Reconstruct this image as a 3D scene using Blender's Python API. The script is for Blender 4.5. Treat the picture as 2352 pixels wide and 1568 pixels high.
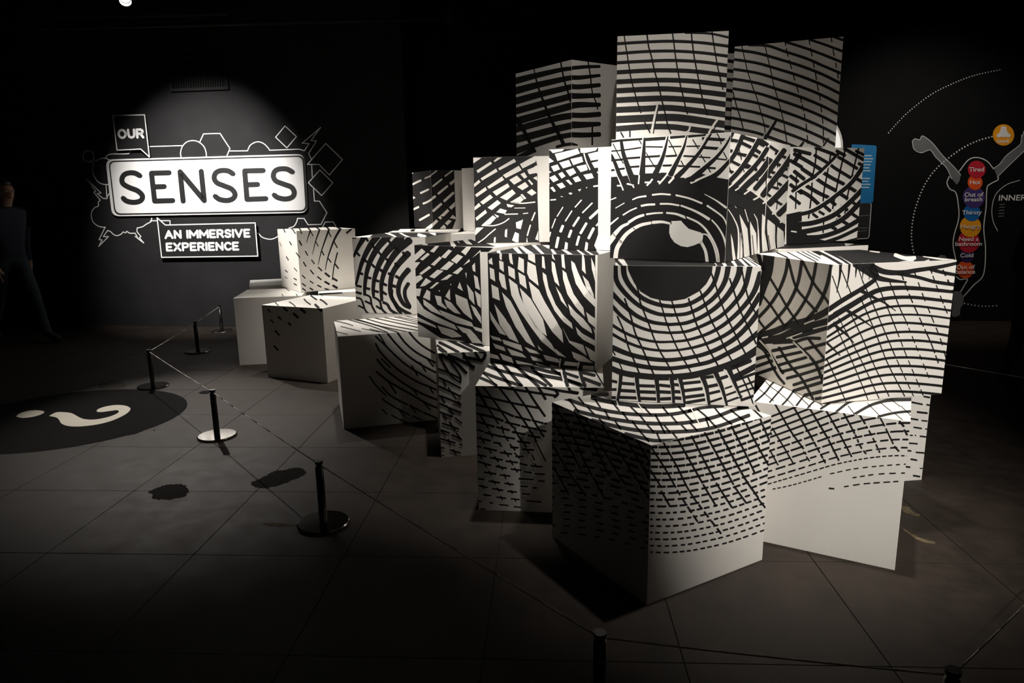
import bpy, bmesh, math, random
from mathutils import Vector, Matrix
from mathutils.geometry import tessellate_polygon
random.seed(7)
R = math.radians
scn = bpy.context.scene
C = scn.collection
for o in list(bpy.data.objects):
    bpy.data.objects.remove(o, do_unlink=True)

AMBIENT = 0.006
def LIGHTS():
    wm = (1, .945, .875)
    track_light((-3.55, 5.95, 3.55), (-3.50, 8.35, 1.42), 1000, 53, .9, 'track spotlight aimed at the SENSES sign', col=(1, .96, .93))
    track_light(at(288, 3, 7.6), (-2.35, 4.75, 0.0), 560, 34, .8, 'glowing track spotlight by the sign facing back over the slab floor', col=(1, .93, .86), vis=True)
    track_light(at(1036, 56, 7.3), (-0.6, 7.9, 1.0), 2, 40, .8, 'small pale track spotlight near the wall corner')
    track_light((1.9, -0.3, 3.55), (1.52, 2.95, 1.0), 800, 38, .75, 'track spotlight above the foreground aimed at the lower eye box', col=wm)
    track_light((-0.1, 0.6, 3.55), (0.36, 3.8, 1.40), 980, 23, .85, 'track spotlight aimed at the inner curves beside the eye', col=wm)
    track_light((-1.2, 1.6, 3.6), (-0.5, 4.9, 1.14), 500, 23, .7, 'track spotlight aimed at the inner eye corner boxes', col=wm)
    track_light((0.3, 0.9, 3.6), (0.6, 4.6, 2.05), 100, 34, .9, 'track spotlight aimed at the top row of boxes', col=wm)
    track_light((1.3, 2.85, 3.6), (1.1, 3.05, 0.6), 280, 46, .9, 'track spotlight straight above the front floor boxes', col=wm)
    track_light((0.0, 3.75, 3.6), (-0.05, 3.75, 0.6), 260, 36, .9, 'track spotlight straight above the lattice topped box', col=wm)
    track_light((-1.25, 5.75, 3.6), (-1.25, 5.75, 0.6), 380, 56, .8, 'track spotlight straight above the far floor boxes', col=wm)
    track_light((-4.3, 5.6, 3.6), (-1.6, 6.9, 1.2), 1050, 30, .7, 'track spotlight aimed at the sparse dashed box', col=wm)
    track_light((3.8, 5.9, 3.6), (4.6, 8.0, 1.4), 165, 72, .9, 'track spotlight dimly lighting the mural')

# ------------------------------------------------------------------ camera
F_PX, PITCH, ROLL, CAM_H = 1601.4, 0.2051732, -0.0153960, 1.49707
fw = Vector((0, math.cos(PITCH), -math.sin(PITCH)))
up0 = Vector((0, math.sin(PITCH), math.cos(PITCH)))
rt0 = Vector((1, 0, 0))
rt = rt0 * math.cos(ROLL) + up0 * math.sin(ROLL)
up = -rt0 * math.sin(ROLL) + up0 * math.cos(ROLL)
CAM = Vector((0, 0, CAM_H))
cam = bpy.data.objects.new('camera', bpy.data.cameras.new('camera'))
cam.data.sensor_width = 36.0
cam.data.lens = F_PX / 2352 * 36.0
cam.data.clip_start = 0.05
cam.matrix_world = Matrix(((rt.x, up.x, -fw.x, CAM.x), (rt.y, up.y, -fw.y, CAM.y), (rt.z, up.z, -fw.z, CAM.z), (0, 0, 0, 1)))
C.objects.link(cam)
scn.camera = cam

# ------------------------------------------------------------------ world, exposure
world = bpy.data.worlds.new('dim_room_air')
scn.world = world
world.use_nodes = True
bg = world.node_tree.nodes['Background']
bg.inputs[0].default_value = (1.0, 0.93, 0.85, 1)
bg.inputs[1].default_value = AMBIENT
scn.view_settings.view_transform = 'Standard'
scn.view_settings.look = 'None'
scn.view_settings.gamma = 1.0
scn.view_settings.use_curve_mapping = False
scn.view_settings.exposure = 0.0

# ------------------------------------------------------------------ helpers
def ray(x, y):
    return rt * ((x - 1176) / F_PX) + up * (-(y - 784) / F_PX) + fw
def at(x, y, Y):
    d = ray(x, y); return CAM + d * (Y / d.y)
def atz(x, y, z=0.0):
    d = ray(x, y); return CAM + d * ((z - CAM_H) / d.z)
def on_plane(x, y, p0, n):
    d = ray(x, y); return CAM + d * ((p0 - CAM).dot(n) / d.dot(n))

def mat(name, col, rough=0.6, noise=0.0, scale=8.0, metal=0.0, spec=0.5, emit=None, bump=0.0):
    m = bpy.data.materials.new(name); m.use_nodes = True
    nt = m.node_tree; b = nt.nodes['Principled BSDF']
    b.inputs['Base Color'].default_value = (*col, 1)
    b.inputs['Roughness'].default_value = rough
    b.inputs['Metallic'].default_value = metal
    b.inputs['Specular IOR Level'].default_value = spec
    if noise or bump:
        tc = nt.nodes.new('ShaderNodeTexCoord'); nz = nt.nodes.new('ShaderNodeTexNoise')
        nz.inputs['Scale'].default_value = scale; nz.inputs['Detail'].default_value = 6
        nt.links.new(tc.outputs['Object'], nz.inputs['Vector'])
        if noise:
            cr = nt.nodes.new('ShaderNodeValToRGB')
            cr.color_ramp.elements[0].position = 0.3; cr.color_ramp.elements[1].position = 0.75
            cr.color_ramp.elements[0].color = (*[c * (1 - noise) for c in col], 1)
            cr.color_ramp.elements[1].color = (*[min(1, c * (1 + noise)) for c in col], 1)
            nt.links.new(nz.outputs['Fac'], cr.inputs['Fac']); nt.links.new(cr.outputs['Color'], b.inputs['Base Color'])
        if bump:
            bp = nt.nodes.new('ShaderNodeBump'); bp.inputs['Strength'].default_value = bump; bp.inputs['Distance'].default_value = 0.01
            nt.links.new(nz.outputs['Fac'], bp.inputs['Height']); nt.links.new(bp.outputs['Normal'], b.inputs['Normal'])
    if emit:
        b.inputs['Emission Color'].default_value = (*emit[0], 1); b.inputs['Emission Strength'].default_value = emit[1]
    return m

M = dict(
    white=mat('white_painted_board', (0.80, 0.77, 0.72), 0.55, 0.03, 5),
    black=mat('black_line_paint', (0.0105, 0.0100, 0.0100), 0.65, 0.15, 12, spec=0.3),
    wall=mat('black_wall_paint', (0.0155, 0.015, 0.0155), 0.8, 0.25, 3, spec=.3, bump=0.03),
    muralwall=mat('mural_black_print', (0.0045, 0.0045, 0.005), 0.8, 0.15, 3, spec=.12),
    ceil=mat('black_ceiling_paint', (0.012, 0.012, 0.012), 0.9, 0.2, 4),
    metal=mat('black_powder_coat', (0.012, 0.011, 0.011), 0.35, 0.2, 30),
    base=mat('polished_base_plate', (0.50, 0.46, 0.42), 0.09, 0.04, 25, metal=1.0),
    cord=mat('grey_elastic_cord', (0.62, 0.58, 0.54), 0.6, 0.1, 60),
    signwhite=mat('sign_white', (0.86, 0.85, 0.83), 0.5, 0.02, 6),
    signblack=mat('sign_black', (0.012, 0.012, 0.012), 0.6, 0.1, 6),
    dark=mat('near_black', (0.006, 0.006, 0.006), 0.8, 0.2, 8),
)

def link(name, me, m, parent=None):
    o = bpy.data.objects.new(name, me); C.objects.link(o)
    if m is not None and not me.materials: me.materials.append(m)
    if parent is not None:
        o.parent = parent
    return o
def obj(name, bm, m, parent=None, smooth=False):
    me = bpy.data.meshes.new(name); bm.to_mesh(me); bm.free()
    if smooth:
        for p in me.polygons: p.use_smooth = True
    return link(name, me, m, parent)
def mesh_obj(name, verts, faces, m, parent=None):
    me = bpy.data.meshes.new(name); me.from_pydata([tuple(v) for v in verts], [], faces); me.update()
    return link(name, me, m, parent)
def tag(o, label, cat, group=None):
    o['label'] = label; o['category'] = cat
    if group: o['group'] = group
    return o
def struct(o, kind='structure'):
    o['kind'] = kind; return o
def empty(name, loc, rz=0.0):
    o = bpy.data.objects.new(name, None); C.objects.link(o); o.location = loc; o.rotation_euler = (0, 0, rz); o.empty_display_size = 0.1
    return o
def add_box(bm, lo, hi, mtx=None, bevel=0.0):
    r = bmesh.ops.create_cube(bm, size=1.0)
    vs = r['verts']
    for v in vs:
        v.co = Vector([lo[i] + (v.co[i] + .5) * (hi[i] - lo[i]) for i in range(3)])
    if bevel:
        es = list({e for v in vs for e in v.link_edges})
        bmesh.ops.bevel(bm, geom=es, offset=bevel, segments=2, profile=0.6, affect='EDGES')
    if mtx is not None:
        bmesh.ops.transform(bm, matrix=mtx, verts=[v for v in bm.verts if v.tag is False] if False else vs)
    return vs
def add_cyl(bm, p0, p1, r0, r1=None, seg=16):
    p0 = Vector(p0); p1 = Vector(p1); r1 = r0 if r1 is None else r1
    d = p1 - p0; q = d.to_track_quat('Z', 'Y').to_matrix().to_4x4()
    bmesh.ops.create_cone(bm, cap_ends=True, segments=seg, radius1=r0, radius2=r1, depth=d.length, matrix=Matrix.Translation((p0 + p1) / 2) @ q)
def crom(pts, step=6.0):
    if len(pts) < 3: return [Vector(p) for p in pts]
    P = [Vector(p) for p in pts]; P = [2 * P[0] - P[1]] + P + [2 * P[-1] - P[-2]]
    out = []
    for i in range(1, len(P) - 2):
        a, b, c, d = P[i - 1:i + 3]; n = max(1, int((c - b).length / step))
        for k in range(n):
            t = k / n
            out.append(0.5 * ((2 * b) + (c - a) * t + (2 * a - 5 * b + 4 * c - d) * t * t + (3 * b - a - 3 * c + d) * t ** 3))
    out.append(P[-2]); return out
def ribbon(pts, w0, w1=None, step=6.0, smooth=True, cap=0.25):
    """flat stroke outline: list of convex quads in 2-D"""
    w1 = w0 if w1 is None else w1
    P = crom(pts, step) if smooth else [Vector(p) for p in pts]
    n = len(P)
    if n < 2: return []
    L = [0.0]
    for i in range(1, n): L.append(L[-1] + (P[i] - P[i - 1]).length)
    tot = max(L[-1], 1e-6); A = []; B = []
    for i in range(n):
        t = (P[min(i + 1, n - 1)] - P[max(i - 1, 0)]); t.normalize() if t.length else None
        nn = Vector((-t.y, t.x)); w = (w0 + (w1 - w0) * L[i] / tot) / 2
        A.append(P[i] + nn * w); B.append(P[i] - nn * w)
    q = [[A[i], A[i + 1], B[i + 1], B[i]] for i in range(n - 1)]
    if cap:
        t = (P[0] - P[1]).normalized(); nn = Vector((-t.y, t.x)); w = w0 / 2; e = P[0] + t * w * cap * 2
        q.append([P[0] + nn * w, P[0] - nn * w, e - nn * w * .55, e + nn * w * .55])
        t = (P[-1] - P[-2]).normalized(); nn = Vector((-t.y, t.x)); w = w1 / 2; e = P[-1] + t * w * cap * 2
        q.append([P[-1] + nn * w, P[-1] - nn * w, e - nn * w * .55, e + nn * w * .55])
    return q
def clip_rect(poly, w, h):
    def cut(ps, ins, inter):
        out = []
        for i in range(len(ps)):
            a, b = ps[i - 1], ps[i]
            if ins(b):
                if not ins(a): out.append(inter(a, b))
                out.append(b)
            elif ins(a): out.append(inter(a, b))
        return out
    def mk(ax, val, sg):
        return (lambda p: sg * (p[ax] - val) >= 0), (lambda a, b: a + (b - a) * ((val - a[ax]) / (b[ax] - a[ax])))
    for ax, val, sg in ((0, 0.0, 1), (0, w, -1), (1, 0.0, 1), (1, h, -1)):
        if len(poly) < 3: return []
        poly = cut(poly, *mk(ax, val, sg))
    return poly

# ------------------------------------------------------------------ room shell
WL0, WLY = Vector((-4.0, 8.41, 0)), R(-8)      # sign wall
WR0, WRY = Vector((5.4, 7.95, 0)), R(-4)       # mural wall
def wall_frame(p0, yaw):
    return Vector((math.cos(yaw), math.sin(yaw), 0)), Vector((math.sin(yaw), -math.cos(yaw), 0))
WLU, WLN = wall_frame(WL0, WLY); WRU, WRN = wall_frame(WR0, WRY)
CEIL = 3.8
def wall(name, p0, U, N, a0, a1, z1=CEIL, thick=0.15):
    bm = bmesh.new()
    c = [p0 + U * a0, p0 + U * a1, p0 + U * a1 - N * thick, p0 + U * a0 - N * thick]
    vs = [bm.verts.new((q.x, q.y, z)) for z in (-0.02, z1) for q in c]
    for f in ((0, 1, 5, 4), (1, 2, 6, 5), (2, 3, 7, 6), (3, 0, 4, 7), (4, 5, 6, 7), (3, 2, 1, 0)): bm.faces.new([vs[i] for i in f])
    return struct(obj(name, bm, M['wall']))
wall('wall_back', WL0, WLU, WLN, -4.2, 2.885)
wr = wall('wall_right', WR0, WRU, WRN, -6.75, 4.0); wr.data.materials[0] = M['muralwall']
wall('wall_left', Vector((-8.0, 9.0, 0)), Vector((0, 1, 0)), Vector((1, 0, 0)), -11.0, -0.02)
wall('wall_side', Vector((9.2, 7.7, 0)), Vector((0, -1, 0)), Vector((-1, 0, 0)), 0.0, 9.7)

# floor: dark concrete slabs with recessed joints
def floor_material():
    m = mat('dark_concrete', (0.050, 0.043, 0.038), 0.6, 0.0, spec=0.25)
    nt = m.node_tree; b = nt.nodes['Principled BSDF']
    geo = nt.nodes.new('ShaderNodeNewGeometry')
    def noise(scale, det, rough=0.6):
        n = nt.nodes.new('ShaderNodeTexNoise'); n.inputs['Scale'].default_value = scale; n.inputs['Detail'].default_value = det; n.inputs['Roughness'].default_value = rough
        nt.links.new(geo.outputs['Position'], n.inputs['Vector']); return n
    n1 = noise(0.9, 8); n2 = noise(7, 10, 0.7)
    mx = nt.nodes.new('ShaderNodeMath'); mx.operation = 'MULTIPLY_ADD'; mx.inputs[1].default_value = 0.55
    nt.links.new(n2.outputs['Fac'], mx.inputs[0]); 
    m2 = nt.nodes.new('ShaderNodeMath'); m2.operation = 'MULTIPLY'; m2.inputs[1].default_value = 0.5
    nt.links.new(n1.outputs['Fac'], m2.inputs[0]); nt.links.new(m2.outputs[0], mx.inputs[2])
    cr = nt.nodes.new('ShaderNodeValToRGB'); e = cr.color_ramp.elements
    e[0].position = 0.32; e[0].color = (0.0065, 0.0050, 0.0040, 1); e[1].position = 0.72; e[1].color = (0.042, 0.0305, 0.0225, 1)
    nt.links.new(mx.outputs[0], cr.inputs['Fac']); nt.links.new(cr.outputs['Color'], b.inputs['Base Color'])
    rr = nt.nodes.new('ShaderNodeMapRange'); rr.inputs['To Min'].default_value = 0.5; rr.inputs['To Max'].default_value = 0.8
    nt.links.new(n2.outputs['Fac'], rr.inputs['Value']); nt.links.new(rr.outputs['Result'], b.inputs['Roughness'])
    bp = nt.nodes.new('ShaderNodeBump'); bp.inputs['Strength'].default_value = 0.12; bp.inputs['Distance'].default_value = 0.01
    nt.links.new(n2.outputs['Fac'], bp.inputs['Height']); nt.links.new(bp.outputs['Normal'], b.inputs['Normal'])
    return m
M['floor'] = floor_material()
bm = bmesh.new(); add_box(bm, (-8, -2.0, -0.10), (9.2, 9.2, -0.006))
floor = struct(obj('floor', bm, mat('slab_joint_grout', (0.012, 0.011, 0.010), 0.9, 0.2, 10)))
SL = 0.658
bm = bmesh.new(); add_box(bm, (-SL / 2 + .0016, -SL / 2 + .0016, -0.012), (SL / 2 - .0016, SL / 2 - .0016, 0.0), bevel=0.001)
slab_me = bpy.data.meshes.new('floor_slab'); bm.to_mesh(slab_me); bm.free(); slab_me.materials.append(M['floor'])
ga = R(-3.0); gu = Vector((math.cos(ga), math.sin(ga), 0)); gv = Vector((-math.sin(ga), math.cos(ga), 0)); g0 = Vector((-1.98, 4.12, 0))
rest = []
for i in range(-10, 17):
    for j in range(-9, 8):
        c = g0 + gu * SL * (i + .5) + gv * SL * (j + .5)
        if not (-7.6 < c.x < 8.8 and -1.6 < c.y < 8.6): continue
        if -6.3 < c.x < 6.2 and 0.7 < c.y:
            s = link('floor_slab', slab_me, None, floor); s.location = c - Vector((0, 0, 0)); s.rotation_euler = (random.uniform(-.0006, .0006), random.uniform(-.0006, .0006), ga)
        else: rest.append(c)
bm = bmesh.new()
for c in rest:
    bmesh.ops.create_cube(bm, size=1, matrix=Matrix.Translation(c - Vector((0, 0, .006))) @ Matrix.Rotation(ga, 4, 'Z') @ Matrix.Diagonal((SL - .0032, SL - .0032, .012, 1)))
o = obj('floor_slab_rest', bm, M['floor'], floor); o['kind'] = 'stuff'
bm = bmesh.new(); add_box(bm, (-8, -2.0, CEIL), (9.2, 9.2, CEIL + 0.1)); struct(obj('ceiling', bm, M['ceil']))

# ------------------------------------------------------------------ painted cubes
LEV = [0.0, 0.63055, 1.21309, 1.73811, 2.32438]
BOX = {  # level, centre x, y, yaw, width, depth
'T0':(3,0.4691,5.0063,-54.32,0.5908,0.6000),'T1':(3,0.9150,4.2134,-8.82,0.5733,0.6000),'T2':(3,1.6893,4.4387,-23.40,0.5692,0.6000),
'M1':(2,-0.5506,6.8166,23.86,0.6000,0.5929),'M2':(2,0.0198,6.1004,-43.33,0.6000,0.6000),'M3':(2,0.0920,4.7143,-2.56,0.6000,0.6000),
'M4':(2,0.5914,3.9504,-28.22,0.5400,0.6000),'EU':(2,0.8410,3.3058,-33.99,0.5277,0.6000),'E2':(2,1.1305,3.7348,-33.99,0.5277,0.4200),'EL':(1,0.7739,3.1186,-12.56,0.5806,0.6000),
'M5':(1,0.2702,3.8027,-23.25,0.5916,0.6000),'M6':(1,-0.1754,4.4383,-33.99,0.6129,0.6000),'M7':(1,-0.8457,5.5774,-13.89,0.5899,0.6000),
'M8':(1,-1.9337,7.0164,34.67,0.5799,0.5947),'A':(0,-2.2808,6.6470,8.80,0.6000,0.6105),'A2':(0,-2.5208,7.5566,19.37,0.6000,0.6000),
'B':(0,-1.7038,6.0218,-22.91,0.6309,0.6300),'C':(0,-0.9063,4.8066,16.22,0.6365,0.6259),'D':(0,-1.6142,6.9212,15.24,0.6000,0.6000),
'P':(0,-0.1681,4.2142,7.61,0.6000,0.6000),'Q':(0,0.1559,3.4308,-6.47,0.6000,0.6000),'R':(0,0.5978,2.7697,30.21,0.6263,0.6331),
'S':(0,1.4162,2.9650,-29.96,0.6000,0.6000),'V':(1,1.5123,3.1398,11.09,0.5795,0.6000),'X':(1,1.5476,3.9643,19.94,0.6000,0.6000),
'W1':(2,1.6325,4.2641,23.96,0.6000,0.6000),'Y':(0,1.8142,3.7062,7.37,0.6000,0.6000),'K':(0,-0.8067,5.5270,-8.32,0.6000,0.6000),
'N1':(1,-0.7539,6.3721,0.89,0.6000,0.6000),'T3':(3,1.35,5.20,-6.0,0.60,0.60),
# supports standing behind the front rows
'H1':(0,-0.75,6.55,0.0,0.60,0.60),'H2':(0,-0.12,5.86,-12.0,0.60,0.60),'H3':(1,-0.12,5.86,-12.0,0.60,0.60),
'H4':(0,0.92,5.22,0.0,0.60,0.60),'H5':(1,0.92,5.22,0.0,0.60,0.60),'H6':(2,0.92,5.22,0.0,0.60,0.60),
}
LABEL = {
'T0':'white box with thick black brick bands, perched top row beside the plain upper corner',
'T1':'white box with black horizontal rings standing on top of the upper eye box',
'T2':'dim white box with slanting thin black stripes, highest at the mural end',
'T3':'shaded striped box glimpsed in the gap between the two highest boxes',
'M1':'small far box, mostly black with short white dashes, bare right strip',
'M2':'bare white box wedged behind the black box of white brick dashes',
'M3':'box with black lattice and eye-corner lashes, beside the bright plain strip',
'M4':'brightest box, black curve with white dashes and white grid, wide bare right strip',
'EU':'upper eye box with lashes, pupil highlight and top half of the iris',
'E2':'shallow box continuing the outer lashes, tucked behind the upper eye box',
'EL':'lower eye box with half pupil, concentric rings and lower lashes',
'M5':'box of sweeping thick black curves left of the lower iris, bare cream side',
'M6':'box with the dark pointed inner eye corner and zigzag black lines',
'M7':'box with comb-toothed black arcs standing behind the white slant-topped box',
'M8':'white box with sparse black dashes and thin arcs standing nearest the SENSES sign',
'A':'plain white floor box under the sparse-dashed box, beside the rope barrier',
'A2':'low plain white box showing only its grey top behind other boxes by the sign',
'B':'shadowed grey floor box turned cornerwise with a few black dashes',
'C':'grey floor box with bright striped top and curved black strokes on one side',
'D':'floor box with one black bar under its bright edge, below the sparse-dashed box',
'P':'narrow dark floor box with black cross strokes under the inner eye corner box',
'Q':'dark floor box covered in black crosses, bright lattice top, beside the front corner box',
'R':'foremost floor box, corner turned forward, dashes fading to a bare white base',
'S':'floor box with black grid fading to a large bare white lower half',
'V':'large bright box with wavy black grid lines and outer eye corner',
'X':'box with black top showing a thin white edge behind the wavy grid box',
'W1':'box with crossing lashes and black lattice in front of the blue panel',
'Y':'narrow sliver of a floor box with short black dashes behind the bare-based box',
'K':'white floor box supporting the box of comb-toothed arcs',
'N1':'white box whose bright upper edge carries the small black dashed box',
'H1':'bare white support box under the back row behind the comb-toothed box',
'H2':'bare white support box on the floor behind the inner eye corner box',
'H3':'bare white support box stacked under the bare wedged box',
'H4':'bare white support box on the floor behind the eye boxes',
'H5':'bare white support box, middle of the stack behind the eye boxes',
'H6':'bare white support box, top of the stack behind the eye boxes',
}
boxes = {}
for k, (lv, x, y, yaw, w, d) in BOX.items():
    h = LEV[lv + 1] - LEV[lv] - 0.0030
    if k == 'T3': h = 0.66
    bm = bmesh.new(); add_box(bm, (-w / 2, -d / 2, 0), (w / 2, d / 2, h), bevel=0.0012)
    o = obj('painted_box', bm, M['white']); o.location = (x, y, LEV[lv] + 0.0004); o.rotation_euler = (0, 0, R(yaw))
    tag(o, LABEL[k], 'box', 'painted wooden boxes of the giant eye')
    boxes[k] = dict(o=o, w=w, d=d, h=h, mw=Matrix.Translation(o.location) @ Matrix.Rotation(R(yaw), 4, 'Z'), polys={'b': [], 'w': []})
def face_frame(k, f):
    b = boxes[k]; w, d, h = b['w'], b['d'], b['h']
    o, U, V, N, sz = {'F': ((-w/2, -d/2, 0), (1, 0, 0), (0, 0, 1), (0, -1, 0), (w, h)),
        'R': ((w/2, -d/2, 0), (0, 1, 0), (0, 0, 1), (1, 0, 0), (d, h)),
        'L': ((-w/2, d/2, 0), (0, -1, 0), (0, 0, 1), (-1, 0, 0), (d, h)),
        'T': ((-w/2, -d/2, h), (1, 0, 0), (0, 1, 0), (0, 0, 1), (w, d))}[f]
    return Vector(o), Vector(U), Vector(V), Vector(N), sz
CROP = {'Z1': (1380, 40, 3.92), 'Z2': (1160, 100, 5.2267), 'Z3': (930, 330, 4.704), 'Z4': (1380, 280, 4.612), 'Z5': (1700, 280, 4.523),
        'Z6': (1380, 560, 3.92), 'Z7': (1700, 560, 3.919), 'L1': (520, 500, 3.92), 'L2': (740, 700, 4.2375), 'L3': (930, 520, 4.126),
        'L4': (1000, 780, 3.733), 'L5': (1250, 880, 3.015), 'L6': (1680, 880, 3.564), 'L7': (170, 240, 3.5636), 'L8': (1920, 120, 2.45),
        'C1': (1620, 60, 5.6), 'C2': (1640, 520, 9.8), 'C3': (870, 480, 8.4), 'C4': (530, 500, 7.128), 'C5': (1640, 860, 7.35),
        'C6': (1640, 280, 5.6), 'C7': (1240, 540, 3.735), 'C8': (930, 370, 8.255), 'FL': (0, 680, 4.2), 'FM': (250, 880, 4.125)}
def parse_pts(s):
    return [tuple(float(v) for v in t.split(',')) for t in s.split()]
def dashes(pts, on, off):
    P = crom(pts, 4.0); out = []; cur = [P[0]]; acc = 0; draw = True; lim = on * random.uniform(.3, 1)
    for i in range(1, len(P)):
        acc += (P[i] - P[i - 1]).length; cur.append(P[i])
        if acc >= lim:
            if draw and len(cur) > 1: out.append(cur)
            cur = [P[i]]; acc = 0; draw = not draw; lim = (on if draw else off) * random.uniform(.75, 1.25)
    if draw and len(cur) > 1: out.append(cur)
    return out
BOLD = 1.13
def paint(targets, crop, text):
    """strokes traced on the photograph, laid on the faces where they were painted.
    B/W: filled patch, b/w/k: stroke (black, white, black on top) with width, optional >end width and /on,off dashes"""
    ox, oy, s = CROP[crop]
    tg = [t.split('.') for t in targets.split()]
    fr = [(k, f, face_frame(k, f)) for k, f in tg]
    for item in text.replace('\n', ';').split(';'):
        item = item.strip()
        if not item: continue
        head, pts = item.split(':'); pts = parse_pts(pts); c = head[0]; polys = []
        if c in 'BW': polys.append([Vector(p) for p in pts])
        else:
            spec = head[1:]; dash = None
            if '/' in spec: spec, dd = spec.split('/'); dash = [float(v) for v in dd.split(',')]
            ws = [float(v) for v in spec.split('>')]; w0, w1 = ws[0], ws[-1]
            if c in 'bk': w0, w1 = w0 * (1.0 if targets[:2] == 'T0' else BOLD) + .6, w1 * (1.0 if targets[:2] == 'T0' else BOLD) + .6
            for seg in (dashes(pts, *dash) if dash else [pts]):
                seg = [tuple(p) for p in seg]
                j = min(2.0, w0 * .08)
                polys += ribbon([(p[0], p[1]) for p in seg], w0, w1, step=14.0)
        lay = {'B': 0.0005, 'b': 0.0009, 'W': 0.0013, 'w': 0.0013, 'k': 0.0017}[c]
        col = 'w' if c in 'Ww' else 'b'
        for k, f, (o, U, V, N, sz) in fr:
            b = boxes[k]; mw = b['mw']; p0 = mw @ o; n = mw.to_3x3() @ N; Uw = mw.to_3x3() @ U; Vw = mw.to_3x3() @ V
            for poly in polys:
                uv = []
                for p in poly:
                    dr = ray(ox + p.x / s, oy + p.y / s); den = dr.dot(n)
                    if abs(den) < 1e-4: uv = None; break
                    t = (p0 - CAM).dot(n) / den
                    if t <= 0.1: uv = None; break
                    q = CAM + dr * t - p0; uv.append(Vector((q.dot(Uw), q.dot(Vw))))
                if not uv: continue
                e = 0.0004
                cl = clip_rect([v - Vector((e, e)) for v in uv], sz[0] - 2 * e, sz[1] - 2 * e)
                if len(cl) < 3: continue
                b['polys'][col].append([o + U * (v.x + e) + V * (v.y + e) + N * lay for v in cl])
def finish_paint():
    for k, b in boxes.items():
        for col, nm, mt in (('b', 'black_linework', 'black'), ('w', 'white_linework', 'white')):
            vs, fs = [], []
            for poly in b['polys'][col]:
                i0 = len(vs); vs += poly
                if len(poly) == 3: fs.append((i0, i0 + 1, i0 + 2))
                elif len(poly) == 4 : fs.append((i0, i0 + 1, i0 + 2, i0 + 3))
                else:
                    for t in tessellate_polygon([poly]): fs.append(tuple(i0 + q for q in t))
            if fs:
                mesh_obj(nm, vs, fs, M[mt], b['o'])['kind'] = 'stuff'

# ------------------------------------------------------------------ the painted eye
def rows(base, ks, dl, dr, w, dash=None):
    """a family of strokes: copies of base moved down by k*dl at its start .. k*dr at its end"""
    P = parse_pts(base); n = len(P) - 1; out = []
    for k in ks:
        ww = w(k) if callable(w) else w; dd = dash(k) if callable(dash) else dash
        out.append('b%g%s:' % (ww, ('/%g,%g' % dd) if dd else '') + ' '.join('%.1f,%.1f' % (p[0], p[1] + k * (dl + (dr - dl) * i / n)) for i, p in enumerate(P)))
    return ';'.join(out)
def between(a, b, n, w):
    A = crom(parse_pts(a), 1e9) if False else [Vector(p) for p in parse_pts(a)]; Bp = [Vector(p) for p in parse_pts(b)]
    out = []
    for i in range(n):
        t = i / (n - 1); out.append('b%g:' % w + ' '.join('%.1f,%.1f' % tuple(p.lerp(q, t)) for p, q in zip(A, Bp)))
    return ';'.join(out)

paint('T1.F', 'Z1', '''b18:760,138 880,140 1000,148 1146,180;b24:140,238 400,222 640,215 900,228 1150,260;b24:140,326 400,308 640,303 900,318 1150,350
b26:140,409 400,395 640,388 900,400 1150,434;b34:140,495 400,480 600,477 850,487 1150,524;b38:140,581 400,568 620,565 850,577 1150,614
b42:140,661 400,648 620,645 900,670 1150,700;b46:140,746 400,733 620,730 900,752 1150,788;b48:140,833 400,822 620,815 900,845 1150,880
b58:140,920 400,908 620,900 800,915 1150,970;b46:140,1004 400,985 620,985 800,1005 1150,1050
b10:210,160 225,260 240,350 255,450 270,540 290,620 312,700 338,790 362,860;b12:395,945 445,1040
b12:415,150 430,260 455,350 475,445 497,530 520,610 540,700 560,790 578,860 600,960 630,1045
b11:645,145 660,250 672,350 688,450 703,530 718,620 738,700 758,790 780,870
b11:815,135 825,240 840,350 858,450 875,535 890,610 910,710 930,790 960,880
b10:1000,120 1015,230 1035,350 1055,460 1078,560 1100,650;b12:180,1035 205,1080;b12:262,1020 262,1075
w16>20:512,785 487,880 455,1040;k11>8:524,785 503,880 472,1045;w18:1048,922 1000,990 972,1040;k10:1066,930 1022,1000 992,1040;w15:808,958 778,1030 640,1040''')
paint('T2.F', 'Z1', '''b20:2090,172 2200,212;b20:1880,200 2030,250 2200,315;b21:1660,219 1850,280 2000,335 2200,415;b22:1330,248 1500,255 1650,305 1850,370 2000,435 2200,520
''' + rows('1170,286 1400,320 1600,375 1800,437 2000,515 2200,615', range(0, 11), 88, 97, 23) + '''
b8:1268,250 1290,350 1320,480 1345,560 1380,660 1410,740 1440,850 1470,960 1485,1080;b8:1475,240 1500,350 1530,480 1555,600 1590,720 1620,830 1650,960 1675,1120
b9/70,26:1660,225 1680,330 1715,450 1750,580 1775,660 1800,740 1830,860 1850,980 1865,1140;b9/60,40:1875,205 1895,310 1915,420 1935,520 1955,640 1975,730 1985,830 2000,960 2005,1130
b9/50,60:2075,180 2090,290 2110,390 2140,560;b9:1190,670 1220,790 1255,900 1285,1010
k20>26:1582,925 1530,1010 1475,1100;w8:1560,935 1505,1010 1460,1075;k16>26:1825,1122 1785,1180;k14:2050,1090 2005,1155''')
paint('T3.F', 'C1', 'b40:240,440 400,460;b40:240,565 400,588;b40:240,680 400,702;b40:240,820 400,842;b40:240,935 400,957;b42:240,1060 400,1082;b42:240,1175 400,1197;b50:240,1300 400,1320')
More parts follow.
